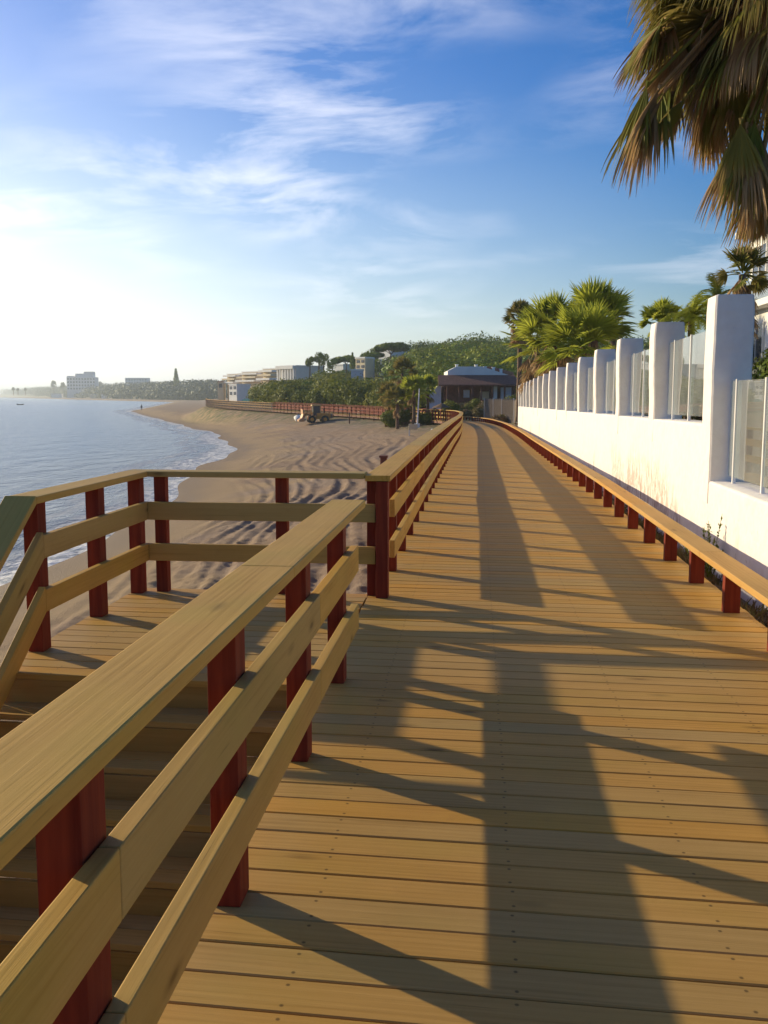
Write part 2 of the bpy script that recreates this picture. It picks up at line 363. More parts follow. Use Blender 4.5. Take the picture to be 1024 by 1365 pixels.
def on_path(s, off, z=0.0):
    x, y = np.interp(s, PS, PX), np.interp(s, PS, PY); tx, ty = np.interp(s, PS, TX), np.interp(s, PS, TY); l = math.hypot(tx, ty)
    return Vector((x + off * ty / l, y - off * tx / l, zdeck(y) + z))
HW0, HW1 = -1.45, 1.42      # board ends either side of the centre line (centre x = 0.6)
SKEW = -0.045
def deck_board(mb, a, b, wdir, z, wid=0.141, th=0.035):
    """one chamfered plank from a to b (2D), laid along the walkway direction wdir"""
    a, b = Vector(a), Vector(b); d = (b - a); L = d.length; d.normalize(); u = Vector((wdir[0], wdir[1])); h = wid / 2; c = 0.004
    dz = random.uniform(-0.0012, 0.0012); prof = [(-h, -th), (-h, -c), (-h + c, 0), (h - c, 0), (h, -c), (h, -th)]
    o = RNG.random(3) * 60; vs = []; wc = []; sc = []
    e0, e1 = random.uniform(-.006, .006), random.uniform(-.006, .006)
    for p, l, e in ((a, 0, e0), (b, L, e1)):
        for q, zz in prof:
            r = p + d * e + u * q; vs.append((r.x, r.y, z + zz + dz)); wc.append((l + o[0], q + o[1], zz + o[2])); sc.append((l, q, 0))
    n = 6; fs = [tuple(range(n)), tuple(range(2 * n - 1, n - 1, -1))] + [(i, n + i, n + (i + 1) % n, (i + 1) % n) for i in range(n)]
    mb.add(vs, fs, wc, float(RNG.random()), sc)
mb = MB()
for i, s in enumerate(PS):
    x, y, tx, ty = PX[i], PY[i], TX[i], TY[i]
    if s > 205: continue
    nx, ny = ty, -tx
    a = (x + nx * HW0 - tx * SKEW * 0 + tx * (-HW0) * -SKEW * -1 * -1, y + ny * HW0 + ty * HW0 * SKEW)
    a = (x + nx * HW0 + tx * HW0 * SKEW, y + ny * HW0 + ty * HW0 * SKEW); b = (x + nx * HW1 + tx * HW1 * SKEW, y + ny * HW1 + ty * HW1 * SKEW)
    deck_board(mb, a, b, (tx, ty), zdeck(y))
walk = struct(mb.build('boardwalk', M_DECK), 'tan plank boardwalk running away along the beach')
# landing beside the walkway
mb = MB(); LX0, LX1, LY0, LY1 = -2.80, -0.862, 5.25, 7.56
k = 0; yy = 5.30
sel = [i for i in range(len(PS)) if 5.1 < PY[i] < 7.6]
for i in sel:
    y = PY[i]
    def yat(x): return y + (x - 0.6) * SKEW
    deck_board(mb, (LX0, yat(LX0)), (LX1, yat(LX1)), (0, 1), 0.0)
landing = struct(mb.build('landing_platform', M_DECK), 'small plank landing at the head of the beach steps')
# timber framing under walkway and landing
mb = MB()
for off in (-1.36, 0.0, 1.33):
    ss = np.arange(0, 170, 3.0)
    for a, b in zip(ss[:-1], ss[1:]):
        mb.board(on_path(a, off, -0.24), on_path(b, off, -0.24), (0.07, 0, 0), (0, 0, 0.195))
for s in np.arange(1.0, 120, 3.0):
    for off in (-1.3, 1.25):
        p = on_path(s, off); mb.box((p.x - .07, p.y - .07, p.z - 3.2), (p.x + .07, p.y + .07, p.z - 0.245))
for x in (-2.72, -1.8, -0.95): mb.box((x - .035, 5.28, -0.22), (x + .035, 7.50, -0.042))
for x, y in ((-2.6, 5.5), (-2.6, 7.3), (-1.1, 7.3)): mb.box((x - .06, y - .06, -3), (x + .06, y + .06, -0.225))
struct(mb.build('deck_framing', M_BROWN), 'dark timber beams and piles under the walkway')

# ---------------------------------------------------------------- steps
def steps():
    t = thing('beach_steps', 'wide wooden steps going down from the landing to the sand', 'steps', (-1.83, 5.2, -1.2))
    inv = Vector((1.83, -5.2, 1.2))
    def Pm(m):
        m.v = [tuple(Vector(v) + inv) for v in m.v]; return m
    rise, go = 0.17, 0.25; y0 = 5.20
    for n in range(0, 12):
        zt = -rise * n; yn = y0 - go * n
        m = MB(); m.board((-2.79, yn - 0.0, zt - rise), (-0.88, yn - 0.035, zt - rise), (0, 0.028, 0), (0, 0, rise - 0.036 if n else rise - 0.036))
        Pm(m).build('riser', M_BROWNPINE, t, 0.002)
        if n:
            for q in (0, 1):
                m = MB(); yc = yn + 0.06 + q * 0.128 - 0.012
                m.board((-2.80, yc + 0.04, zt - 0.035), (-0.872, yc - 0.045, zt - 0.035), (0, 0.122, 0), (0, 0, 0.035))
                Pm(m).build('tread', M_DECK, t, 0.004)
    for x in (-2.84, -0.845):
        m = MB(); yb, zb = y0 - go * 12, -rise * 12
        m.add([(x - .02, y0 + .0, -.05), (x + .02, y0, -.05), (x - .02, y0, -.32), (x + .02, y0, -.32), (x - .02, yb, zb - .05), (x + .02, yb, zb - .05), (x - .02, yb, zb - .32), (x + .02, yb, zb - .32)],
              [(0, 1, 3, 2), (4, 6, 7, 5), (0, 4, 5, 1), (2, 3, 7, 6), (0, 2, 6, 4), (1, 5, 7, 3)])
        Pm(m).build('stringer', M_BROWNPINE, t)
    return t
M_BROWNPINE = wood('weathered pine', (0.18, 0.090, 0.026), (0.34, 0.190, 0.055), (0.45, 0.265, 0.085), gamt=0.2, green=(0.2, 0.155, 0.04))
steps()

# ---------------------------------------------------------------- railings
def near_railing():
    t = thing('wooden_railing', 'nearest red post railing with three planks between the walkway and the steps', 'railing', (-0.77, 2.0, 0), 0)
    inv = Vector((0.77, -2.0, 0))
    def B(p0, p1, W, T, nm, m, bv=0.004):
        b = MB(); b.board(Vector(p0) + inv, Vector(p1) + inv, W, T); return b.build(nm, m, t, bv)
    for y in (-0.64, 0.51, 1.665, 2.82, 4.03, 5.19):
        b = MB(); x0, x1 = -0.812, -0.722
        b.box(tuple(Vector((x0, y - .03, 0.001)) + inv), tuple(Vector((x1, y + .09, 0.925)) + inv)); b.build('post', M_RED, t, 0.003)
    for y0, y1 in ((-2.0, 3.448), (3.450, 5.74)):
        B((-0.767, y0, 0.928), (-0.767, y1, 0.928), (0.205, 0, 0), (0, 0, 0.045), 'handrail', M_RAIL, 0.006)
    for z0, z1 in ((0.585, 0.735), (0.245, 0.392)):
        for y0, y1 in ((-2.0, 1.70), (1.703, 4.09), (4.093, 5.47)):
            B((-0.6965, y0, z0), (-0.6965, y1, z0), (0.045, 0, 0), (0, 0, z1 - z0), 'rail', M_RAIL, 0.004)
near_railing()

def landing_railing():
    t = thing('wooden_railing', 'angled railing round the landing and down the outer side of the steps', 'railing', (-2.7, 6.5, 0))
    inv = Vector((2.7, -6.5, 0))
    def B(p0, p1, W, T, nm, m=M_RAIL, bv=0.004):
        b = MB(); b.board(Vector(p0) + inv, Vector(p1) + inv, W, T); return b.build(nm, m, t, bv)
    def post(x0, x1, y0, y1, zb, zt):
        b = MB(); b.box(tuple(Vector((x0, y0, zb)) + inv), tuple(Vector((x1, y1, zt)) + inv)); b.build('post', M_RED, t, 0.003)
    H0 = 0.945
    for y in (5.64, 6.60, 7.44): post(-2.785, -2.69, y, y + .12, 0.001, H0)
    post(-2.60, -2.505, 7.535, 7.62, -0.25, H0)
    post(-1.60, -1.505, 7.535, 7.62, -0.25, H0)
    post(-0.862, -0.772, 7.535, 7.63, -0.25, H0 - .014)
    # outer (sea) side, level part
    B((-2.735, 5.53, H0 + .003), (-2.735, 7.50, H0 + .003), (0.20, 0, 0), (0, 0, 0.045), 'handrail', bv=0.006)
    B((-2.835, 7.60, H0 + .003), (-0.872, 7.56, H0 + .003), (0, 0.198, 0), (0, 0, 0.045), 'handrail', bv=0.006)
    for z0, z1 in ((0.60, 0.745), (0.265, 0.405)):
        B((-2.6665, 5.62, z0), (-2.6665, 7.535, z0), (0.045, 0, 0), (0, 0, z1 - z0), 'rail')
        B((-2.64, 7.513, z0), (-0.79, 7.513, z0), (0, 0.042, 0), (0, 0, z1 - z0), 'rail')
    # sloping part down the steps
    sl = -0.17 / 0.25; d = Vector((0, -1, sl)); n = Vector((0, -sl, 1)).normalized() * -1
    nn = Vector((0, sl, -1)).normalized() * -1
    nn = Vector((0, sl, -1)); nn = Vector((0, sl * 1.0, -1.0)); nn = Vector((0, -(-sl), 1)).normalized() if False else Vector((0, sl, 1)); nn = Vector((0, sl, 1)).normalized()
    def slope(z, xs, w, h, nm, y0=5.53, L=3.0, bv=0.004):
        p0 = Vector((xs, y0, z)); p1 = p0 + d * L
        # thickness perpendicular to the run
        nrm = Vector((0, d.z, 1.0)); nrm = Vector((0, sl, 1)).normalized()
        perp = Vector((0, -d.z * -1, 0)); perp = d.normalized().cross(Vector((-1, 0, 0))); perp = perp if perp.z > 0 else -perp
        b = MB(); pp0, pp1 = p0 + inv, p1 + inv; W = Vector((w, 0, 0)); 
        vs = []; o = RNG.random(3) * 30; wc = []
        for e, p in enumerate((pp0, pp1)):
            for a, q in ((-.5, 0), (.5, 0), (.5, 1), (-.5, 1)):
                up = Vector((0, 0, h)) if e == 0 else perp * (h * .82)
                vs.append(p + W * a + up * q); wc.append((e * 3.4 + o[0], a * w + o[1], q * h + o[2]))
        b.add(vs, [(0, 1, 2, 3), (7, 6, 5, 4), (0, 4, 5, 1), (1, 5, 6, 2), (2, 6, 7, 3), (3, 7, 4, 0)], wc, float(RNG.random()))
        b.build(nm, M_RAIL, t, bv)
    slope(H0 + .003, -2.735, 0.20, 0.052, 'handrail', 5.527, bv=0.005)
    for z0, z1 in ((0.60, 0.745), (0.265, 0.405)): slope(z0, -2.6665, 0.045, z1 - z0 + .02, 'rail', 5.617)
    for k in range(3):
        y = 4.55 - k * 1.05; zb = (y - 5.2) * 0.68
        post(-2.785, -2.69, y, y + .12, zb - 0.6, H0 + (y - 5.53) * 0.68 - 0.0)
landing_railing()

def far_railing():
    t = thing('wooden_railing', 'long red post railing with three planks on the sea side of the walkway', 'railing', (-0.7, 7.4, 0))
    inv = Vector((0.7, -7.4, 0)); OFF = -1.367
    i0 = int(np.argmin(abs(PY - 7.40))); s0 = PS[i0]
    def run(o0, w, z0, h, nm, sa, sb, step, m=M_RAIL):
        b = MB(); s = sa
        while s < sb - 1e-3:
            e = min(s + step, sb); p0, p1 = on_path(s + .0015, o0, z0) + inv, on_path(e - .0015, o0, z0) + inv
            dd = (p1 - p0).normalized(); W = Vector((dd.y, -dd.x, 0)).normalized() * w; b.board(p0, p1, W, (0, 0, h)); s = e
        b.build(nm, m, t, 0.004 if sa < 20 else 0)
    def post(s, w=0.095, dpt=0.115, nm='post', off=OFF):
        p = on_path(s, off) + inv; q = on_path(s + .1, off) + inv; dd = (q - p).normalized(); W = Vector((dd.y, -dd.x, 0)).normalized()
        b = MB(); o = RNG.random(3) * 20; vs = []; wc = []
        for z in (-0.0, 0.928):
            for a, l in ((-.5, 0), (.5, 0), (.5, 1), (-.5, 1)): vs.append(p + W * a * w + dd * l * dpt + Vector((0, 0, z + .001))); wc.append((z + o[0], a * w + o[1], l * dpt + o[2]))
        b.add(vs, [(3, 2, 1, 0), (4, 5, 6, 7), (0, 1, 5, 4), (1, 2, 6, 5), (2, 3, 7, 6), (3, 0, 4, 7)], wc, float(RNG.random())); b.build(nm, M_RED, t, 0.003 if s < 25 else 0)
    post(s0 - 0.02, off=-1.334)
    ns = int(88 / 1.15)
    for k in range(1, ns): post(s0 + 1.16 * k)
    sb = s0 + 1.16 * ns
    step = 4.6
    run(OFF, 0.20, 0.932, 0.045, 'handrail', s0 - .015, s0 + 41.4, step); run(OFF, 0.20, 0.932, 0.045, 'handrail', s0 + 41.4, sb, 2.0)
    for z0, z1 in ((0.59, 0.737), (0.245, 0.392)):
        run(OFF + .0715, 0.045, z0, z1 - z0, 'rail', s0 + .47, s0 + .47 + 41.4, step); run(OFF + .0715, 0.045, z0, z1 - z0, 'rail', s0 + .47 + 41.4, sb, 2.0)
far_railing()

def far_fence(name_label, sa, sb, off, dense, group=None, mats=(M_RED, M_RAIL), hgt=1.0, pw=.05):
    a = on_path(sa, off); t = thing('wooden_railing', name_label, 'railing', a, 0, group)
    s = sa
    while s < sb:
        p = on_path(s, off) - a; b = MB(); b.box((p.x - pw, p.y - .05, p.z - 0.3), (p.x + pw, p.y + .05, p.z + hgt * .95)); b.build('post', mats[0], t); s += dense
    for z0, h, w in ((hgt * .95, .05, .2), (hgt * .6, .14, .05), (hgt * .25, .14, .05)):
        b = MB(); s = sa
        while s < sb - .1:
            e = min(s + 3, sb); b.board(on_path(s, off, z0) - a, on_path(e, off, z0) - a, (w, 0, 0), (0, 0, h)); s = e
        b.build('handrail' if z0 > .9 else 'rail', mats[1], t)
SE = float(PS[int(np.argmin(abs(PY - 7.4)))]) + 1.16 * 76
# the boardwalk beyond the bend: landward rail and sea rail
far_fence('distant low red railing on the landward side beyond the bend', SE - 3, SE + 50, 1.37, 1.15, mats=(M_RED, M_RED))
far_fence('distant red railing on the sea side beyond the bend, behind the loader', SE + .4, SE + 44, -1.37, 1.3, mats=(M_RED, M_RED))

far_fence('farthest stretch of railing with sunlit pale slats by the green netting', SE + 44.2, SE + 92, -1.37, .75, mats=(M_PALE, M_KERB), pw=.09)
def kerb_rail():
    t = thing('low_kerb_rail', 'low orange plank rail on short red posts beside the white wall', 'rail', (1.87, 7.1, 0))
    inv = Vector((-1.87, -7.1, 0)); OFF = 1.295; i0 = int(np.argmin(abs(PY - 7.12))); s0 = PS[i0]
    for k in range(-8, 74):
        p = on_path(s0 + 1.135 * k, OFF) + inv; b = MB()
        zz = p.z; b.box((p.x - .058, p.y, zz + .001), (p.x + .058, p.y + .075, zz + .295)); b.build('post', M_RED, t, 0.003 if k < 12 else 0)
    s = s0 - 9.5; b = MB(); b2 = None
    while s < s0 + 83.5:
        L = 3.4 if s < 45 else 1.2
        p0, p1 = on_path(s + .0015, OFF + .005, .298) + inv, on_path(s + L - .0015, OFF + .005, .298) + inv; b.board(p0, p1, (0.19, 0, 0), (0, 0, .05)); s += L
    b.build('top_plank', M_KERB, t, 0.005)
kerb_rail()

# ---------------------------------------------------------------- terrain
SHY = np.array([-60, 0, 22, 24.6, 36.6, 53, 68, 75, 99, 126, 173, 232, 288, 378, 675, 1020, 1750, 4000, 12000.])
SHX = np.array([-11.2, -11.3, -11.5, -11.6, -12.9, -16.8, -18.6, -19.6, -25.6, -36.0, -56.5, -82.5, -106, -131, -216, -427, -850, -2200, -7500.])
_sy = np.concatenate([np.arange(-60, 700, 1.0), np.geomspace(700, 12000, 120)])
_sx = np.interp(_sy, SHY, SHX)
_k = np.hanning(15); _k /= _k.sum(); _sm = np.convolve(np.pad(_sx, 7, mode='edge'), _k, 'valid'); _sx = np.where(_sy < 690, _sm, _sx)
def sm(a, b, x): t = np.clip((x - a) / (b - a), 0, 1); return t * t * (3 - 2 * t)
def shore(y): return np.interp(y, _sy, _sx) + (0.5 * np.sin(y * .17) * np.clip((y - 15) / 40, 0, 1) + 0.25 * np.sin(y * .45 + 1)) * (1 - sm(120, 220, np.asarray(y, float)))
_o = np.argsort(PY); _py, _px = np.concatenate([PY[_o], [500, 675, 1020, 1750, 4000, 12000]]), np.concatenate([PX[_o], [-110, -165, -370, -770, -2080, -7300]])
def pathx(y): return np.interp(y, _py, _px)
HX = np.array([-420, -260, -160, -100, -87, -61, -48, -36, -29, -10, 30, 90, 200, 900]); HZ = np.array([3, 4, 2, 2, 2, 4.0, 5.5, 8.0, 9.5, 11.0, 11.0, 9, 6, 6.])
def hill(x, y):
    y0 = 122 + np.maximum(0, -x - 6) * 1.10; r = sm(0, 1, (y - y0) / 190)
    h = np.interp(x, HX, HZ) * r
    far = sm(380, 700, y); h = h * (1 - far) + far * (4 + 6 * sm(0, 200, x - shore(y) - 60))
    return h
def vnoise(x, y, seed=0):
    rng = np.random.default_rng(seed); T = rng.random((64, 64)); xi, yi = np.floor(x).astype(int), np.floor(y).astype(int); fx, fy = x - xi, y - yi
    fx = fx * fx * (3 - 2 * fx); fy = fy * fy * (3 - 2 * fy); g = lambda a, b: T[a % 64, b % 64]
    return (g(xi, yi) * (1 - fx) + g(xi + 1, yi) * fx) * (1 - fy) + (g(xi, yi + 1) * (1 - fx) + g(xi + 1, yi + 1) * fx) * fy
RUTS = []
for k, (o, a, ph, wl) in enumerate([(2.0, .3, 0, 19), (3.3, .35, .2, 19), (4.0, .5, 1.4, 23), (5.3, .5, 1.5, 23), (5.9, .9, 3, 31), (7.2, .9, 3.05, 31), (1.2, .6, 2, 27), (6.6, .5, 4, 17), (7.9, .5, 4, 17), (2.7, .8, 5, 29), (8.6, 1.2, 1, 37), (10.0, 1.2, 1, 37), (4.7, 1.4, 4.4, 41), (0.7, .3, 0.3, 19), (1.6, .3, 2.2, 27), (2.5, .4, 3.1, 21), (3.7, .3, 5.1, 29), (4.4, .35, 0.9, 33), (5.0, .5, 4.1, 25), (6.3, .6, 2.6, 35), (9.3, .6, 0.2, 27)]):
    RUTS.append((o, a, ph, wl))
def ground(X, Y):
    xs, xp = shore(Y), pathx(Y); u = X - xs; L = xp - 1.5 - xs; pd = zdn(Y)
    beach = -3.2 + 0.85 * sm(0, 1, (u + .6) / 10.0) ** .8 + np.where(u < .3, (u - .3) * .05, 0)
    edge = np.where(Y < 45, -1.95, -1.95 + (pd - .45 + 1.95) * sm(45, 78, Y))
    t = np.clip(u / np.maximum(L, 1), 0, 1); z = beach + (edge + 2.35) * sm(.35, 1.0, t) * np.where(Y < 700, 1, 0)
    # ruts and churned sand
    q = xp - 1.5 - X; rough = sm(2.0, 5, u) * sm(-.3, .8, q) * (1 - sm(150, 260, Y))
    rr = np.zeros_like(X)
    for o, a, ph, wl in RUTS:
        c = o * (1 + sm(25, 90, Y) * 1.6) + (.7 * np.sin(Y / 26 * 6.28 + 1) + .1 * np.sin(Y / 13. * 6.28)) * sm(0, 20, Y) + a * (.22 + .5 * sm(35, 70, Y)) * np.sin(Y / wl * 6.28 + ph) + .06 * np.sin(Y * .9 + ph * 3); d = (q - c)
        wd = .12 + .0012 * np.clip(Y, 0, 200)
        tread = .93 + .07 * np.sin(Y * 2 * np.pi / .42 + o * 3)
        rr += -.085 * np.exp(-(d / wd) ** 2) * tread + .05 * np.exp(-((np.abs(d) - wd * 1.9) / (wd * .8)) ** 2)
    # crossing tracks of a turning machine further out
    for cx, cy, rad in ((-19, 62, 14), (-19, 62, 15.8), (-7, 78, 17), (-7, 78, 18.8), (-28, 70, 22), (-28, 70, 23.6), (-13, 50, 9), (-13, 50, 10.6), (0, 60, 17), (0, 60, 18.7), (-16, 92, 12), (-16, 92, 13.7)):
        d = np.hypot(X - cx, Y - cy) - rad; rr += -.075 * np.exp(-(d / .26) ** 2) * (.7 + .3 * np.sin(np.arctan2(Y - cy, X - cx) * rad * 8)) + .035 * np.exp(-((np.abs(d) - .5) / .25) ** 2)
    lump = (vnoise(X * 2.6, Y * 2.6, 1) - .5) * .07 + (vnoise(X * 6, Y * 5, 2) - .5) * .075 + (vnoise(X * .5, Y * .5, 3) - .5) * .05
    z = z + rough * (rr * (.50 - .30 * sm(35, 80, Y)) + lump * (.62 - .45 * sm(22, 60, Y))) + sm(2, 5, u) * (vnoise(X * 1.3, Y * 1.3, 5) - .5) * .06 * (Y < 400)
    land = pd - .16 + (vnoise(X * 3, Y * 3, 9) - .5) * .08
    side = X - xp
    bank = sm(-1.7, -.6, side) if False else sm(-1.5, -.3, side)
    flat = np.where(side > 2.2, pd + 0.12 * sm(2.4, 3.2, side), land)
    z = z * (1 - bank) + flat * bank
    inl = sm(3, 9, side)
    z = z + hill(X, Y) * sm(0, 25, side) * 1.0
    return z
FARY = np.geomspace(424, 9500, 170)
rows = np.concatenate([np.arange(-6, 2, .5), np.arange(2, 40, .11), np.arange(40, 105, .26), np.arange(105, 150, .6), np.arange(150, 424, 3.), FARY])
tA = -np.geomspace(500, .6, 14); tB = np.linspace(0, 1, 250); tC = np.linspace(0, 1, 9)[1:]; tE = np.geomspace(.3, 1500, 70)
X = []
for y in rows:
    xs, xp = float(shore(y)), float(pathx(y)); a = xs + tA; b = xs + (xp - 1.5 - xs) * tB; c = xp - 1.5 + 3.5 * tC; e = xp + 2.0 + tE
    X.append(np.concatenate([a, b, c, e]))
X = np.array(X); Y = np.repeat(rows[:, None], X.shape[1], 1); Z = ground(X, Y)
def gridfaces(nr, nc):
    i = np.arange(nr - 1)[:, None] * nc + np.arange(nc - 1)[None]; return np.stack([i, i + 1, i + nc + 1, i + nc], -1).reshape(-1, 4)
def terrain_mat():
    m, t, b, o = mat('beach sand and soil')
    P = t.new('ShaderNodeNewGeometry').outputs['Position']
    A = lambda n: t.new('ShaderNodeAttribute', attribute_name=n).outputs['Fac']
    n1 = t.noise(P, 1.2, 6, .6); n2 = t.noise(P, 14, 4, .6); n3 = t.noise(P, .12, 4, .55)
    sand = t.mix(t.ramp(n1, [(.3, 0.), (.7, 1.)]), (0.25, 0.155, 0.088), (0.37, 0.245, 0.148))
    sand = t.mix(t.math('MULTIPLY', t.ramp(n2, [(.52, 0.), (.68, 1.)]), .45), sand, (0.16, 0.10, 0.07))
    sand = t.mix(t.math('MULTIPLY', t.ramp(n3, [(.45, 0.), (.62, 1.)]), .35), sand, (0.25, 0.20, 0.17))
    golden = t.mix(n1, (0.33, 0.215, 0.11), (0.40, 0.27, 0.145)); wet = (0.27, 0.175, 0.088)
    c = t.mix(A('smooth'), sand, golden); c = t.mix(A('wet'), c, wet)
    soil = t.mix(t.ramp(t.noise(P, 7, 5, .7), [(.35, 0.), (.65, 1.)]), (0.09, 0.055, 0.04), (0.30, 0.21, 0.15))
    c = t.mix(A('soil'), c, soil)
    gr = t.math('MULTIPLY', A('grass'), t.ramp(t.noise(P, .8, 6, .65), [(.40, 0.), (.60, 1.)]))
    c = t.mix(gr, c, (0.10, 0.11, 0.035))
    t.l.new(c, b.inputs['Base Color']); t.l.new(t.math('MULTIPLY_ADD', A('wet'), -.25, .95), b.inputs['Roughness']); b.inputs['Specular IOR Level'].default_value = .3
    bump(t, b, t.math('ADD', t.math('MULTIPLY', n2, .6), t.noise(P, 38, 3)), .8, .06); return m
U = X - shore(Y); SIDE = X - pathx(Y)
jag = (vnoise(X * .35, Y * .35, 21) - .5) * 5
smo = 1 - sm(3.2, 5.6, U * np.where(Y > 60, .75, 1) + jag); wet = 1 - sm(.6, 2.6, U + jag * .25)
soil = sm(-1.6, -1.0, SIDE); 
grass = np.maximum(sm(60, 85, Y) * sm(-9, -2.0, SIDE), sm(130, 150, Y) * sm(-6, 2, SIDE)) + .75 * sm(1.2, 1.6, SIDE) * (Y < 120)
grass = np.clip(np.maximum(grass, sm(6, 14, SIDE)), 0, 1)
nr, nc = X.shape
gnd = npmesh('ground', np.stack([X, Y, Z], -1).reshape(-1, 3), gridfaces(nr, nc), terrain_mat(), smooth=True, attrs=dict(smooth=smo.ravel(), wet=wet.ravel(), soil=soil.ravel(), grass=grass.ravel()))
struct(gnd, 'churned brown beach sand and the land behind it')

# sea
ur = np.concatenate([np.linspace(-4, 30, 60), np.geomspace(32, 14000, 50)]); yr = np.concatenate([np.arange(-60, 60, 1.5), np.arange(60, 150, 3.), np.arange(150, 424, 3.), FARY])
SXs = shore(yr); SX = SXs[:, None] - ur[None]; SY = np.repeat(yr[:, None], len(ur), 1)
SZ = np.full_like(SX, -3.2) + .10 * np.exp(-((ur[None] - 3 - 1.5 * np.sin(SY * .09)) / 1.3) ** 2) * (.5 + vnoise(SX * .1, SY * .1, 4)) * (SY < 400)
def sea_mat():
    m, t, b, o = mat('sea water')
    P = t.new('ShaderNodeNewGeometry').outputs['Position']; u = t.new('ShaderNodeAttribute', attribute_name='off').outputs['Fac']
    b.inputs['Roughness'].default_value = .22; b.inputs['IOR'].default_value = 1.33; b.inputs['Specular IOR Level'].default_value = 0.33
    big = t.noise(t.mapping(P, scale=(.6, 1, 1)), .03, 4)
    deep = t.mix(big, (0.015, 0.065, 0.125), (0.03, 0.095, 0.165))
    sh = t.mix(t.ramp(t.math('DIVIDE', u, 30.0), [(0.0, 0.0), (.5, 1.)]), (0.16, 0.155, 0.13), deep)
    w1 = t.noise(t.mapping(P, scale=(.9, .42, 1), rot=(0, 0, R(28))), .55, 6, .62, .4)
    w2 = t.noise(t.mapping(P, scale=(1, .5, 1), rot=(0, 0, R(10))), 2.6, 5, .6)
    # foam: swash edge + a couple of broken lines
    nz = t.noise(t.mapping(P, scale=(1, .35, 1)), .22, 5, .6); ue = t.math('ADD', u, t.math('MULTIPLY', t.math('SUBTRACT', nz, .5), -8.0))
    fn = t.noise(P, 1.6, 6, .7); band = t.ramp(t.math('DIVIDE', ue, 16.0), [(0.0, 1.0), (.08, 1.0), (.13, .25), (.19, .05), (.25, .55), (.30, .10), (.36, 0.0), (.40, 0.0)])
    foam = t.math('MULTIPLY', band, t.ramp(fn, [(.36, .0), (.56, 1.)]))
    edge = t.ramp(u, [(0.0, 1.0), (.9, 1.0), (1.0, 0.)]) 
    c = t.mix(foam, sh, (0.80, 0.78, 0.74)); t.l.new(c, b.inputs['Base Color'])
    t.l.new(t.math('MULTIPLY_ADD', foam, .6, .22), b.inputs['Roughness'])
    bump(t, b, t.math('ADD', w1, t.math('MULTIPLY', w2, .30)), .8, .6); return m
sea = npmesh('sea', np.stack([SX, SY, SZ], -1).reshape(-1, 3), gridfaces(*SX.shape)[:, ::-1], sea_mat(), smooth=True, attrs=dict(off=np.repeat(ur[None], len(yr), 0).ravel()))
struct(sea, 'calm blue grey sea with foam at its edge')
#PART2
def gz(x, y): return float(ground(np.array([float(x)]), np.array([float(y)]))[0])
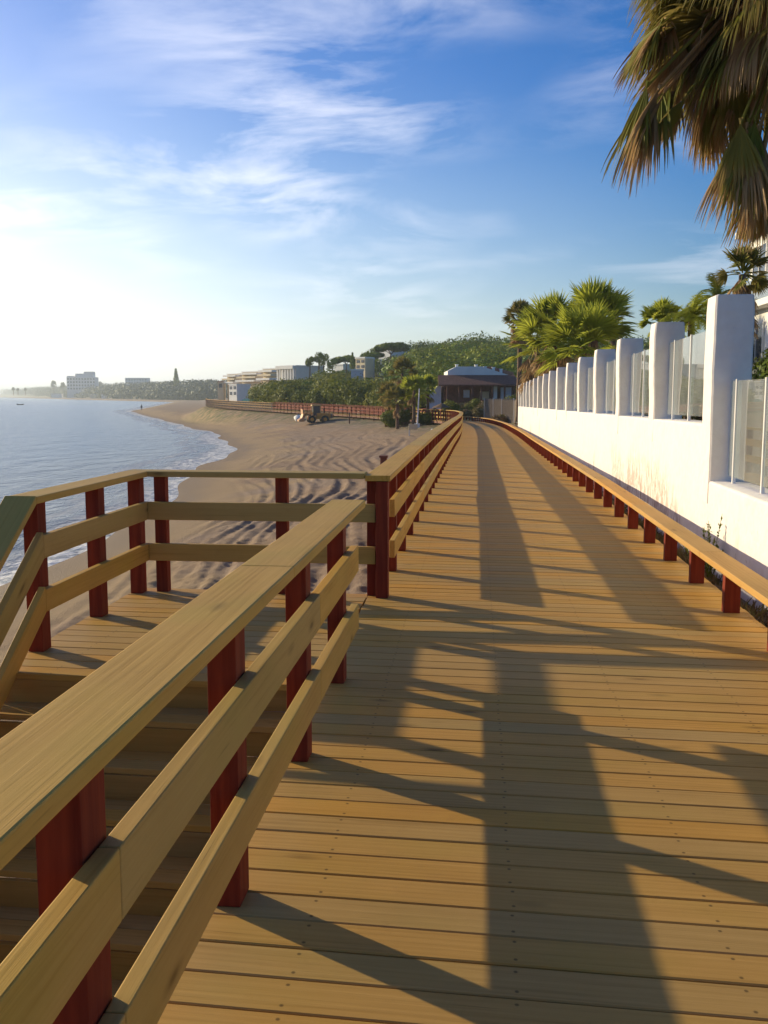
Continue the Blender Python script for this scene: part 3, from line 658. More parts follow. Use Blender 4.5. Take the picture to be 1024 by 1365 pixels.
# ---------------------------------------------------------------- white wall with pillars and glass
WX = lambda y: 2.69 + .0035 * (y - 11.4)
WT = lambda y: 1.27 - .0076 * (y - 11.4)
def wall():
    t = thing('boundary_wall', 'long white rendered wall with tall square pillars and glass screens between them', 'wall', (2.9 * .87, 12 * .87, 1.6 - 1.6 * .87)); t.scale = (.87, .87, .87)
    inv = Vector((-2.9, -12, 0))
    def wall_strip(y0, y1, zt, nm):
        n = max(2, int((y1 - y0) / .5)); ny = n + 1; prof = []
        for q in (0, 1):
            pass
        V = []; 
        for i in range(ny):
            y = y0 + (y1 - y0) * i / n; x = WX(y); zb = zdeck(y) - 1.4; h = zt(y)
            wob = .006 * math.sin(y * 1.7) + .005 * math.sin(y * 4.1 + 1)
            for a, b in ((x + wob, zb), (x + wob, h * .25 + zb * .0), (x + wob * .5, h - .03), (x + .012, h - .006), (x + .03, h), (x + .40, h + .002), (x + .43, h - .03), (x + .43, zb)):
                V.append(Vector((a, y, b)) + inv)
        m = 8; F = [(i * m + j, (i + 1) * m + j, (i + 1) * m + (j + 1) % m, i * m + (j + 1) % m) for i in range(n) for j in range(m)]
        b = MB(); b.add(V, F + [tuple(range(m)), tuple(range(n * m + m - 1, n * m - 1, -1))]); o = b.build(nm, M_WALL, t); 
        o.data.polygons.foreach_set('use_smooth', [False] * len(o.data.polygons)); return o
    def low(y): return .615
    wall_strip(-3.5, 11.42, low, 'wall_base'); wall_strip(11.423, 68.4, WT, 'wall_base')
    K = [11.4 + 3.76 * k for k in range(-1, 16)]
    for y in K:
        x = WX(y) - .004; w = .435; zb = (low(y) if y < 11 else WT(y)) - .35; zt = (WT(y) + 1.455) if y > 9 else 2.15
        if abs(y - 11.4) < .1: zb = .35
        n = 14; V = []; rnd = [random.uniform(-.003, .003) for _ in range(n + 2)]
        c = .02; ring = [(0, c), (c, 0), (w - c, 0), (w, c), (w, w - c), (w - c, w), (c, w), (0, w - c)]
        ph = random.random() * 6
        for i in range(n + 1):
            z = zb + (zt - zb) * i / n; k = 1.0 if i < n else .955; f = (z - zb)
            ox = .007 * math.sin(f * 3.0 + ph) + rnd[i]; oy = .006 * math.sin(f * 4 + ph * 2) + rnd[i + 1] * .4; flare = -.013 * max(0, math.sin((f - .5) * 2.2))
            for a, b in ring: V.append(Vector((x + w / 2 + (a - w / 2) * k + (ox + flare if a < w / 2 else 0), y + w / 2 + (b - w / 2) * k + oy, z - (0 if i < n else 0))) + inv)
        V += [Vector((x + w / 2 + (a - w / 2) * .9, y + w / 2 + (b - w / 2) * .9, zt + .012)) + inv for a, b in ring]
        m = 8; F = [(i * m + j, i * m + (j + 1) % m, (i + 1) * m + (j + 1) % m, (i + 1) * m + j) for i in range(n + 1) for j in range(m)] + [tuple(range((n + 1) * m, (n + 2) * m))]
        b = MB(); b.add(V, F); b.build('pillar', M_WALL, t)
    for y in K:
        far = y > 11
        y0, y1 = y + .45, y + 3.74
        if y1 > 70: continue
        zt = WT if far else low
        ys = [y0 + .62, y0 + 1.72, y0 + 2.82] if far else [y0 - .02, y0 + .95, y0 + 1.9, y0 + 3.02]
        for yy in ys:
            b = MB(); x = WX(yy) + .20; b.box(tuple(Vector((x - .018, yy - .018, zt(yy) - .01)) + inv), tuple(Vector((x + .018, yy + .018, zt(yy) + 1.165)) + inv)); b.build('post', M_WMETAL, t)
            b.v
        ed = [y0] + ys + [y1] if far else ys + [y1]
        for a, c in zip(ed[:-1], ed[1:]):
            if c - a < .2: continue
            b = MB(); x0, x1 = WX(a) + .2, WX(c) + .2; a += .022; c -= .022
            b.add([Vector(v) + inv for v in ((x0 - .005, a, zt(a) + .07), (x0 + .005, a, zt(a) + .07), (x1 + .005, c, zt(c) + .07), (x1 - .005, c, zt(c) + .07), (x0 - .005, a, zt(a) + 1.15), (x0 + .005, a, zt(a) + 1.15), (x1 + .005, c, zt(c) + 1.15), (x1 - .005, c, zt(c) + 1.15))],
                  [(3, 2, 1, 0), (4, 5, 6, 7), (0, 1, 5, 4), (1, 2, 6, 5), (2, 3, 7, 6), (3, 0, 4, 7)]); b.build('glass_panel', M_GLASS, t)
wall()
# ---------------------------------------------------------------- plants
def fan_leaf(mb, base, dirv, pet, fan, nseg, droop, wid=.03, rid=None, spread=1.25, nq=5, stalk=.014, upv=None, hang=0.0):
    """fan palm leaf: stalk, then a half disc of narrow folded segments that droop at the tips"""
    base = Vector(base); d = Vector(dirv).normalized(); r = float(RNG.random()) if rid is None else rid
    side = d.cross(Vector((0, 0, 1)))
    if side.length < .1: side = Vector((1, 0, 0))
    side.normalize(); nrm = side.cross(d).normalized()
    if random.random() < .7: side = (side + nrm * random.uniform(-1.1, 1.1)).normalized(); nrm = side.cross(d).normalized()
    pts = [base + d * (pet * i / 4) + Vector((0, 0, -droop * .35 * pet * (i / 4) ** 2)) for i in range(5)]
    mb.tube(pts, [stalk * 1.6, stalk * 1.3, stalk, stalk * .9, stalk * .7], 4, False, r)
    hub = pts[-1]; dd = (pts[-1] - pts[-2]).normalized(); nrm = side.cross(dd).normalized()
    vs = []; fs = []
    for k in range(nseg):
        a = (k / (nseg - 1) - .5) * 2 * spread; a += random.uniform(-.03, .03)
        L = fan * (.72 + .28 * math.cos(a * .9)) * random.uniform(.86, 1.06)
        u = (dd * math.cos(a) + side * math.sin(a)).normalized(); u = (u + nrm * (.10 * math.cos(a) + random.uniform(-.04, .04))).normalized()
        p = hub.copy(); step = L / nq; wv = u.cross(nrm).normalized()
        dr = droop * random.uniform(.7, 1.3); tw = random.uniform(-.5, .5)
        wv = (wv + nrm * (.5 if k % 2 else -.5)).normalized()
        for i in range(nq + 1):
            f = i / nq; ww = wid * (.35 + 1.0 * min(f * 2.2, 1)) * (1 - max(0, f - .45) / .55 * .93) * .5
            vs += [p + wv * ww, p - wv * ww]
            g = dr * (f ** 1.6) * 1.5 + hang * f
            u = (u + Vector((0, 0, -1)) * g * .42).normalized(); p = p + u * step
        o = len(vs) - 2 * (nq + 1)
        fs += [(o + 2 * i, o + 2 * i + 1, o + 2 * i + 3, o + 2 * i + 2) for i in range(nq)]
    mb.add(vs, fs, rid=[min(1, max(0, r * .75 + (.25 if (i // 2) % (nq + 1) > nq * .6 else 0))) for i in range(len(vs))])
def sphere_dir(e0, e1):
    a = random.uniform(0, 2 * math.pi); e = R(random.uniform(e0, e1)); return Vector((math.cos(a) * math.cos(e), math.sin(a) * math.cos(e), math.sin(e)))
def fan_palm(name, label, loc, h, n=42, pet=.9, fan=.8, e0=-25, e1=88, dead=26, skirt=.9, nseg=20, trunk=.16, green=None, droop=.35, wid=.05, cat='palm tree', group=None):
    t = thing(name, label, cat, loc, random.uniform(0, 6), group); b = MB()
    zs = [0, .15, h * .5, h * .9, h]; b.tube([(math.sin(z * .3) * .05, 0, z - (.4 if z == 0 else 0)) for z in zs], [trunk * 1.5, trunk * 1.15, trunk, trunk * .95, trunk * .8], 10); b.build('trunk', M_TRUNK, t, smooth=True)
    b = MB()
    for i in range(n):
        d = sphere_dir(e0, e1) if i > n * .25 else sphere_dir(35, 88)
        fan_leaf(b, Vector((math.sin(h * .3) * .05, 0, h)) + d * .1, d, pet * random.uniform(.75, 1.15), fan * random.uniform(.8, 1.15), nseg, droop, wid, rid=min(1, max(0, random.gauss(.40 - d.z * .2, .2))), nq=4)
    b.build('crown', green or M_PALMG, t)
    if dead:
        b = MB()
        for i in range(dead):
            d = sphere_dir(-75, -35); z = h - random.uniform(0, skirt)
            fan_leaf(b, (d.x * .12, d.y * .12, z), d, pet * .55, fan * .85, max(8, nseg // 2), .9, wid * .9, rid=random.uniform(.1, .9), spread=.7, nq=4)
        b.build('dead_skirt', M_DEAD, t)
    return t
def feather_palm(name, label, loc, h, n=26, L=2.2, green=None, trunk=.14, e0=0, e1=80, group=None):
    t = thing(name, label, 'palm tree', loc, random.uniform(0, 6), group); b = MB()
    b.tube([(0, 0, -.3), (0, 0, h * .5), (0, 0, h)], [trunk * 1.3, trunk, trunk * .9], 9); b.build('trunk', M_TRUNK, t, smooth=True); b = MB()
    for i in range(n):
        d = sphere_dir(e0, e1); p = Vector((0, 0, h)); u = d.copy(); r = random.random(); vs = []; fs = []; ns = 16; LL = L * random.uniform(.8, 1.1)
        pts = [p.copy()]
        for k in range(ns):
            u = (u + Vector((0, 0, -1)) * .11).normalized(); q = p + u * LL / ns; sd = u.cross(Vector((0, 0, 1))).normalized()
            f = k / ns; ll = LL * .24 * math.sin(math.pi * (.12 + .82 * f)) ** .7
            for s in (-1, 1):
                for jj in (0, .5):
                    p_ = p.lerp(q, jj)
                    tip = p_ + (sd * s + u * .7 + Vector((0, 0, random.uniform(-.55, .1)))).normalized() * ll * random.uniform(.85, 1.1); o = len(vs); vs += [p_ - u * .018 * L, p_ + u * .018 * L, tip]; fs.append((o, o + 1, o + 2))
            p = q; pts.append(p.copy())
        b.add(vs, fs, rid=r * .8); b.tube(pts[::4], [.03, .024, .016, .010, .004][:len(pts[::4])], 4, False, .9)
    b.build('crown', green or M_PALMG, t); return t
def leaf_cloud(centers, radii, n, size, squash=.75, flat=.5, shell=.72, seed=0):
    """many small leaf quads spread through lumpy crowns -> vertex and face arrays"""
    rng = np.random.default_rng(seed); C = np.asarray(centers, float); r = np.asarray(radii, float); N = len(C) * n
    c = np.repeat(C, n, 0); rr = np.repeat(r, n); d = rng.normal(size=(N, 3)); d /= np.linalg.norm(d, axis=1)[:, None]
    rad = rr * (shell + (1 - shell) * rng.random(N)) * (1 + .16 * np.sin(d[:, 0] * 5 + c[:, 0]) * np.sin(d[:, 1] * 5 + c[:, 1]) + .06 * rng.normal(size=N)); p = c + d * rad[:, None] * np.array([1, 1, squash])
    nn = d + rng.normal(size=(N, 3)) * flat * .7; nn /= np.linalg.norm(nn, axis=1)[:, None]; a = np.cross(nn, rng.normal(size=(N, 3))); a /= np.linalg.norm(a, axis=1)[:, None]; b = np.cross(nn, a)
    s = (size * (.6 + .8 * rng.random(N)))[:, None]; V = np.stack([p - a * s, p - b * s * .55, p + a * s, p + b * s * .55], 1).reshape(-1, 3)
    F = np.arange(N * 4).reshape(-1, 4); rid = np.repeat(np.clip(rng.random(N) * .25 + np.repeat(rng.random(len(C)), n) * .75, 0, 1), 4); return V, F, rid
def cloud_obj(name, m, centers, radii, n, size, parent=None, **k):
    V, F, rid = leaf_cloud(centers, radii, n, size, **k); return npmesh(name, V, F, m, parent, attrs=dict(rid=rid))
def bush(label, loc, r, h, n=500, size=.09, m=None, name='bush', cat='bush', group=None, lobes=7, stems=True, squash=.85):
    t = thing(name, label, cat, loc, 0, group); cs = []; rs = []
    for i in range(lobes):
        a = random.uniform(0, 6.28); q = random.uniform(.1, .62) * r; cs.append((math.cos(a) * q, math.sin(a) * q, h * random.uniform(.30, .72))); rs.append(random.uniform(.36, .58) * min(r, h * .9))
    cloud_obj('foliage', m or M_BUSH, cs, rs, n, size, t, seed=random.randrange(9999), squash=squash)
    if stems:
        b = MB()
        for c in cs[:6]: b.tube([(c[0] * .15, c[1] * .15, -.2), (c[0] * .5, c[1] * .5, c[2] * .5), c], [.05 * r, .035 * r, .012 * r], 5)
        b.build('stem', M_BARK, t)
    return t
def umbrella_pine(label, loc, h, r, seed=1, n=900, size=.35, lean=0, m=None, name='umbrella_pine', group=None):
    t = thing(name, label, 'tree', loc, 0, group); rng = random.Random(seed); cs = []; rs = []
    for i in range(13):
        a = i * 2.4; q = r * math.sqrt((i + .3) / 13) * .8; cs.append((math.cos(a) * q + lean, math.sin(a) * q, h - .18 * h * (q / r) ** 2 + rng.uniform(-.04, .04) * h - .12 * h)); rs.append(r * rng.uniform(.30, .42))
    cloud_obj('crown', m or M_WOODS, cs, rs, n, size, t, seed=seed, squash=.5); b = MB()
    b.tube([(0, 0, -1.5), (lean * .3, 0, h * .35), (lean * .7, 0, h * .62)], [.035 * h, .026 * h, .02 * h], 8)
    for c in cs[1::2]: b.tube([(lean * .7, 0, h * .60), ((c[0] + lean * .7) * .5, c[1] * .5, h * .72), (c[0], c[1], c[2])], [.014 * h, .010 * h, .004 * h], 6)
    b.build('trunk', M_BARK, t); return t

# big palm overhead on the right
def near_palm():
    C0 = Vector((3.36, 10.3, 5.95)); t = thing('fan_palm', 'tall palm overhead at the top right with shaggy drooping half-dead fronds', 'palm tree', (C0.x, C0.y, 0))
    b = MB(); b.tube([(0, 0, -.5), (0.02, 0, 2), (0, .02, 4), (0, 0, 6.1)], [.24, .2, .18, .2], 14); b.build('trunk', M_TRUNK, t, smooth=True)
    rnd = random.Random(3)
    b = MB(); b2 = MB(); inv = Vector((0, 0, C0.z))
    for i in range(92):
        a = rnd.uniform(0, 2 * math.pi); e = R(rnd.uniform(-42, 60)); d = Vector((math.cos(a) * math.cos(e), math.sin(a) * math.cos(e), math.sin(e)))
        fan_leaf(b, inv + d * .12, d, rnd.uniform(.8, 1.2), rnd.uniform(.8, 1.2), 58, rnd.uniform(.35, 1.0), .027, rid=min(1, max(0, rnd.gauss(.36, .24))), nq=9, stalk=.018, spread=rnd.uniform(.8, 1.25), hang=rnd.uniform(0, .4))
    for i in range(34):
        a = rnd.uniform(0, 2 * math.pi); e = R(rnd.uniform(-48, 8)); d = Vector((math.cos(a) * math.cos(e), math.sin(a) * math.cos(e), math.sin(e)))
        fan_leaf(b2, inv + Vector((d.x * .1, d.y * .1, -rnd.uniform(0, .3))), d, rnd.uniform(.45, 1.05), rnd.uniform(.7, 1.05), 46, rnd.uniform(.8, 1.9), .022, rid=rnd.uniform(.05, .95), spread=rnd.uniform(.3, .9), nq=9, stalk=.016, hang=rnd.uniform(.1, .6))
    O = Vector((C0.x, C0.y, 0))
    for hx, hy, tx_, ty_, dd, n_, sp in ((872, 122, 836, 235, 9.2, 5, .42), (905, 120, 880, 190, 9.5, 4, .6), (880, 30, 835, 110, 9.5, 5, .8), (925, 60, 880, 150, 9.6, 5, .7), (1000, 165, 985, 290, 9.0, 6, .42), (1012, 225, 1012, 325, 9.3, 5, .3), (955, 140, 945, 220, 9.8, 4, .5), (985, 110, 990, 200, 9.6, 4, .5)):
        for q in range(n_):
            hub = at(hx + rnd.uniform(-14, 14), hy + rnd.uniform(-12, 12), dd + rnd.uniform(-.3, .3)) - O; tip = at(tx_ + rnd.uniform(-10, 10), ty_ + rnd.uniform(-12, 12), dd) - O; g = q % 2 == 0
            bb = b2 if g else b; L = (tip - hub).length; dv = (tip - hub).normalized()
            bb.tube([inv * 1.0, (inv + hub) * .5 + Vector((0, 0, .22)), hub], [.03, .02, .014], 5, False, .5)
            fan_leaf(bb, hub - dv * .05, dv, .05, L * rnd.uniform(.85, 1.15), 44, rnd.uniform(.15, .5), .024, rid=rnd.uniform(.1, .8), spread=sp * rnd.uniform(.8, 1.3), nq=9, stalk=.014)
    b.build('crown', M_PALMN, t); b2.build('dead_skirt', M_DEAD, t)
near_palm()

def P_at(px, py, d):
    v = at(px, py, d); return v
def palm_at(kind, label, px, py, d, base_z=0.0, **kw):
    top = at(px, py, d); return kind('fan_palm' if kind is fan_palm else 'feather_palm', label, (top.x, top.y, base_z), top.z - base_z, **kw)
palm_at(fan_palm, 'slender brown-skirted palm beside the white building at the right edge', 990, 366, 24, n=34, pet=.34, fan=.42, dead=70, skirt=1.3, trunk=.11, nseg=18, wid=.04, green=M_PALMN, droop=.6)
palm_at(feather_palm, 'dark feathery palm just showing above the tallest white pillar', 957, 398, 46, n=30, L=1.7, green=M_BUSH, trunk=.2, e0=-5)
palm_at(feather_palm, 'wispy feathery palm left of the tallest pillar', 922, 424, 34, n=34, L=1.5, trunk=.12, e0=-15)
palm_at(fan_palm, 'round bright green palm between the tallest and second pillar', 882, 432, 38, n=46, pet=.45, fan=.55, dead=10, nseg=22, wid=.06)
palm_at(fan_palm, 'tall bright palm with upright fronds at the top of the clump behind the wall', 792, 432, 42, n=56, pet=1.0, fan=1.05, dead=10, nseg=20, e0=-10, wid=.07)
palm_at(fan_palm, 'smaller olive palm to the right of the tall clump', 818, 418, 58, n=40, pet=.6, fan=.75, dead=20, nseg=18, green=M_PALMN, wid=.07)
palm_at(fan_palm, 'broad low bushy palm filling the middle of the clump behind the wall', 738, 452, 44, n=64, pet=1.25, fan=1.0, dead=24, skirt=1.6, nseg=20, wid=.07)
palm_at(fan_palm, 'palm leaning over the wall with a hanging brown skirt beside the thatched roof', 716, 462, 52, n=54, pet=1.15, fan=1.0, dead=70, skirt=1.3, nseg=18, wid=.07)
palm_at(fan_palm, 'olive topped palm at the far left of the clump behind the wall', 693, 424, 66, n=44, pet=.5, fan=.8, dead=34, skirt=1.3, nseg=18, green=M_PALMN, wid=.08)
palm_at(fan_palm, 'low green palm just behind the middle pillars of the white wall', 778, 462, 36, n=60, pet=.9, fan=.95, dead=16, nseg=18, wid=.06)
bush('dense dark bushes behind the wall below the round palm', (9.5, 33, .2), 2.2, 3.6, 900, .10, cat='bush')
bush('olive bush behind the wall to the right of the palm clump', (9.6, 42, .2), 3.0, 4.6, 900, .12, cat='bush')
bush('bush behind the wall beneath the feathery palms', (9.9, 29, .2), 1.3, 2.2, 700, .09, cat='bush')
bush('bush at the foot of the slender palm by the white building', (8.3, 22.6, .2), .7, 1.2, 500, .08, cat='bush')
# small weed at the wall foot
def weed():
    t = thing('weed', 'small leafy green weed growing at the foot of the white wall', 'plant', (2.19, 9.2, -.13)); t.scale = (1.1, 1.5, 1.55); b = MB()
    for i in range(16):
        d = sphere_dir(48, 88); p = Vector((d.x * .05, d.y * .05, 0)); L = random.uniform(.18, .40); b.tube([p, p + d * L * .5, p + d * L + Vector((0, 0, .02))], [.004, .003, .0015], 4, rid=.8)
        vs = []; fs = []
        for k in range(26):
            q = p + d * L * random.uniform(.25, 1.0); e = sphere_dir(-20, 70) * random.uniform(.018, .038); s = e.cross(Vector((0, 0, 1))).normalized() * .008; o = len(vs); vs += [q, q + e * .5 + s, q + e, q + e * .5 - s]; fs.append((o, o + 1, o + 2, o + 3))
        b.add(vs, fs, rid=random.random() * .7)
    b.build('foliage', M_BUSH, t)
weed()
def litter():
    """low dry weeds and soil litter in the strip between the walkway and the wall"""
    rng = np.random.default_rng(5); n = 9000; y = rng.uniform(3, 40, n); x = 2.05 + rng.random(n) * .26; keep = vnoise(x * 2, y * 1.3, 31) > .42; x, y = x[keep], y[keep]; n = len(x); z = ground(x, y)
    h = rng.uniform(.02, .11, n); a = rng.uniform(0, 6.28, n); w_ = rng.uniform(.006, .016, n); lx, ly = rng.normal(0, .05, n), rng.normal(0, .05, n)
    V = np.stack([np.stack([x - np.cos(a) * w_, y - np.sin(a) * w_, z - .01], -1), np.stack([x + np.cos(a) * w_, y + np.sin(a) * w_, z - .01], -1), np.stack([x + lx + np.cos(a) * w_ * .3, y + ly, z + h], -1), np.stack([x + lx - np.cos(a) * w_ * .3, y + ly, z + h], -1)], 1).reshape(-1, 3)
    o = npmesh('weeds', V, np.arange(4 * n).reshape(-1, 4), M_DRY, attrs=dict(rid=np.repeat(rng.random(n), 4))); tag(o, 'dry weeds and litter in the soil strip between walkway and wall', 'weeds', kind='stuff')
litter()

# ---------------------------------------------------------------- apartment block at the right edge
def flats():
    t = thing('apartment_building', 'white apartment building with balconies at the right edge behind the wall', 'building', (15.7, 30, 0)); X0, X1, Y0, Y1 = -4.6, 4, -6, 11.6
    b = MB(); b.box((X0, Y0, -1), (X1, Y1, 10.2)); b.build('wall', M_WHITE, t)
    for z in (1.9, 4.95, 8.0):
        b = MB(); b.box((X0 - .55, Y0, z), (X0 - .003, Y1 + .4, z + .26)); b.build('balcony_slab', M_WHITE, t, .02)
        if z < 6: b = MB(); b.box((X0 - .52, Y0 + .1, z + .263), (X0 - .46, Y1 + .3, z + 1.1)); b.build('balustrade', M_GLASS, t)
    for z in (.0, 2.3, 5.35):
        for y in (-4.6, -.9, 2.8, 6.5, 9.2):
            b = MB(); b.box((X0 - .05, y, z + .1), (X0 - .004, y + 1.7, z + 2.1)); f = b.build('window', M_DARKW, t)
            b = MB(); b.box((X0 - .08, y - .07, z + .05), (X0 - .004, y - .003, z + 2.15)); b.box((X0 - .08, y + 1.703, z + .05), (X0 - .004, y + 1.77, z + 2.15)); b.box((X0 - .09, y + .82, z + .1), (X0 - .053, y + .88, z + 2.1)); b.build('frame', M_WMETAL, f)
flats()
# street behind the glass: car and ochre railing
def car(loc, rz):
    t = thing('parked_car', 'dark blue parked car seen through the glass screen nearest the camera', 'car', loc, rz)
    side = [(-2.1, .35), (-2.15, .75), (-1.9, .92), (-1.3, 1.0), (-.7, 1.42), (.7, 1.45), (1.35, 1.02), (1.95, .9), (2.15, .7), (2.1, .32)]
    b = MB(); b.prism(side, -.85, .85, 'y'); b.build('body', M_BLUE, t, .07, seg=3)
    g = [(-1.22, 1.0), (-.66, 1.36), (.66, 1.39), (1.22, 1.02)]; b = MB(); b.prism(g, -.862, .862, 'y'); b.build('window', M_DARKW, t)
    for x in (-1.35, 1.35):
        for y in (-.8, .8):
            b = MB(); b.tube([(x, y - .1, .32), (x, y + .1, .32)], .32, 18); wl = b.build('wheel', M_BLACK, t); b = MB(); b.tube([(x, y - .115, .32), (x, y + .115, .32)], .19, 12); b.build('rim', M_WMETAL, wl)
    for y in (-.6, .6):
        b = MB(); b.box((-2.17, y - .17, .62), (-2.07, y + .17, .78)); b.build('headlight', M_WMETAL, t, .02)
car((10.2, 24.6, .12), R(75))
def street_rail():
    t = thing('street_railing', 'ochre metal railing behind the glass screens near the parked car', 'railing', (6.2, 21, .1)); b = MB()
    for k in range(9): b = MB(); b.box((k * .75 - 2, 0, 0), (k * .75 - 1.94, .06, 1.05)); b.build('post', M_YELLOW, t)
    b = MB(); b.box((-2, .0, 1.053), (4.1, .07, 1.12)); b.build('top_rail', M_YELLOW, t); b = MB(); b.box((-2, .065, .5), (4.1, .09, .56)); b.build('rail', M_YELLOW, t)
street_rail()

# ---------------------------------------------------------------- hillside wood
HOUSES = [(584, 690, 488, 538, 104), (369, 412, 488, 509, 252), (300, 372, 491, 512, 380), (303, 330, 512, 527, 300), (472, 500, 477, 494, 225), (468, 485, 494, 504, 215), (445, 459, 486, 494, 262), (502, 532, 462, 475, 262), (289, 299, 508, 518, 420), (410, 446, 470, 486, 240)]
def hides(x, y, z, r):
    v = Vector((x, y, z)) - Vector((0, 0, EYE)); d = v.dot(_fw)
    if d < 5: return False
    px, py, pr = CX + FPX * v.dot(_rt) / d, CY - FPX * v.dot(_up) / d, FPX * r / d
    return any(d < hd + 4 and px + pr > a + 1 and px - pr < b - 1 and py - pr * .75 < q - 6 and py + pr > p for a, b, p, q, hd in HOUSES)
def woods():
    rng = np.random.default_rng(11); cs = []; rs = []
    for i in range(800):
        y = rng.uniform(128, 372); x = rng.uniform(-92, 70)
        y0 = 122 + max(0, -x - 6) * 1.10
        if y < y0 + 2: continue
        q = (y - y0) / 200
        if x < float(pathx(y)) + 5: continue
        r = rng.uniform(2.6, 5.0) * (1 + .2 * q) * (1.0 if x > -30 else .72)
        h = r * rng.uniform(.6, .95) if q > .3 else r * rng.uniform(.45, .8)
        if hides(x, y, gz(x, y) + h, r): continue
        cs.append((x, y, gz(x, y) + h)); rs.append(r)
        if rng.random() < .7 and not hides(x, y, gz(x, y) + h, r * 2): 
            a = rng.uniform(0, 6.28); cs.append((x + math.cos(a) * r * .8, y + math.sin(a) * r * .8, gz(x, y) + h * .85)); rs.append(r * .7)
    V, F, rid = leaf_cloud(cs, rs, 620, .33, squash=.62, seed=12, shell=.90)
    # big crowns by the road in front
    o = npmesh('hillside_wood', V, F, M_WOODS, attrs=dict(rid=rid)); tag(o, 'dense dark green pine wood covering the hillside behind the beach', 'wood', kind='stuff')
    rng = np.random.default_rng(13); cs = []; rs = []
    for i in range(420):
        s = rng.uniform(SE + 2, SE + 150); off = rng.uniform(3.0, 17); i_ = np.interp(s, PS, np.arange(len(PS))); p = on_path(min(s, PS[-1] - 1), off + (4 if s > SE + 60 else 0)); r = rng.uniform(.9, 2.2) * (1 + off * .03)
        zc_ = gz(p.x, p.y) + r * rng.uniform(.5, 1.1)
        if hides(p.x, p.y, zc_, r): continue
        cs.append((p.x, p.y, zc_)); rs.append(r)
    V, F, rid = leaf_cloud(cs, rs, 420, .20, squash=.8, seed=14, shell=.7)
    o = npmesh('roadside_scrub', V, F, M_BUSH, attrs=dict(rid=rid)); tag(o, 'mixed green scrub along the foot of the hill behind the red railing', 'scrub', kind='stuff')
    # low trees of the far coast
    cs = []; rs = []
    for i in range(1300):
        y = float(np.exp(rng.uniform(math.log(690), math.log(3800)))); u = rng.uniform(30, 95) * (y / 600) ** .8
        x = float(shore(y)) + u; r = rng.uniform(5.5, 10.5) * (y / 900) ** .5; cs.append((x, y, gz(x, y) + r * .55)); rs.append(r)
    V, F, rid = leaf_cloud(cs, rs, 110, 1.3, squash=.6, seed=15, shell=.8)
    o = npmesh('far_coast_trees', V, F, M_FARF, attrs=dict(rid=rid)); tag(o, 'hazy low belt of trees along the far coast', 'wood', kind='stuff')
woods()
def at_g(px, py_base, d):
    v = at(px, py_base, d); return v
v = at(519, 492, 235); umbrella_pine('large umbrella pine standing highest on the hill crest', (v.x, v.y, v.z - 1), 7.6, 4.6, 3, lean=.6, n=700, size=.24)
v = at(497, 490, 232); umbrella_pine('smaller umbrella pine just left of the highest pine', (v.x, v.y, v.z - 1), 4.8, 2.9, 4, n=420, size=.22)
v = at(462, 497, 250); umbrella_pine('flat wide pine on the crest right of the twin round trees', (v.x, v.y, v.z - 1), 5.4, 3.6, 6, n=420, size=.24)
def lollipop(label, px, pyt, pyb, d, r):
    top, bot = at(px, pyt, d), at(px, pyb, d); h = top.z - bot.z; t = thing('round_tree', label, 'tree', (bot.x, bot.y, bot.z)); 
    cloud_obj('crown', M_WOODS, [(0, 0, h), (r * .4, 0, h + r * .5), (-r * .4, .2, h - r * .3)], [r, r * .6, r * .7], 260, .20, t, seed=int(px), squash=1.1); b = MB(); b.tube([(0, 0, -1), (.1, 0, h)], [.22, .12], 6); b.build('trunk', M_BARK, t)
lollipop('thin tree with a small round crown left of the taller pair', 413, 482, 500, 240, 1.1)
lollipop('left tree of the pair with round crowns on the skyline', 425, 477, 498, 240, 1.2); lollipop('right tree of the pair with round crowns on the skyline', 431.5, 480, 498, 240, 1.4)
lollipop('low dark round tree left of the flat pine', 443, 485, 500, 240, 1.3)
v = at(470, 488, 235)
def cypress(label, px, pt, pb, d, r, name='cypress'):
    top, bot = at(px, pt, d), at(px, pb, d); h = top.z - bot.z; t = thing(name, label, 'tree', (bot.x, bot.y, bot.z)); k = 7
    cloud_obj('crown', M_WOODS, [(0, 0, h * (i + .5) / k) for i in range(k)], [r * (1.1 - i / k) for i in range(k)], 150, .2 * d / 240, t, seed=int(px), squash=1.3); b = MB(); b.tube([(0, 0, -1), (0, 0, h * .9)], [r * .2, r * .05], 5); b.build('trunk', M_BARK, t)
cypress('narrow dark cypress above the terraced house', 470, 470, 492, 240, .8)

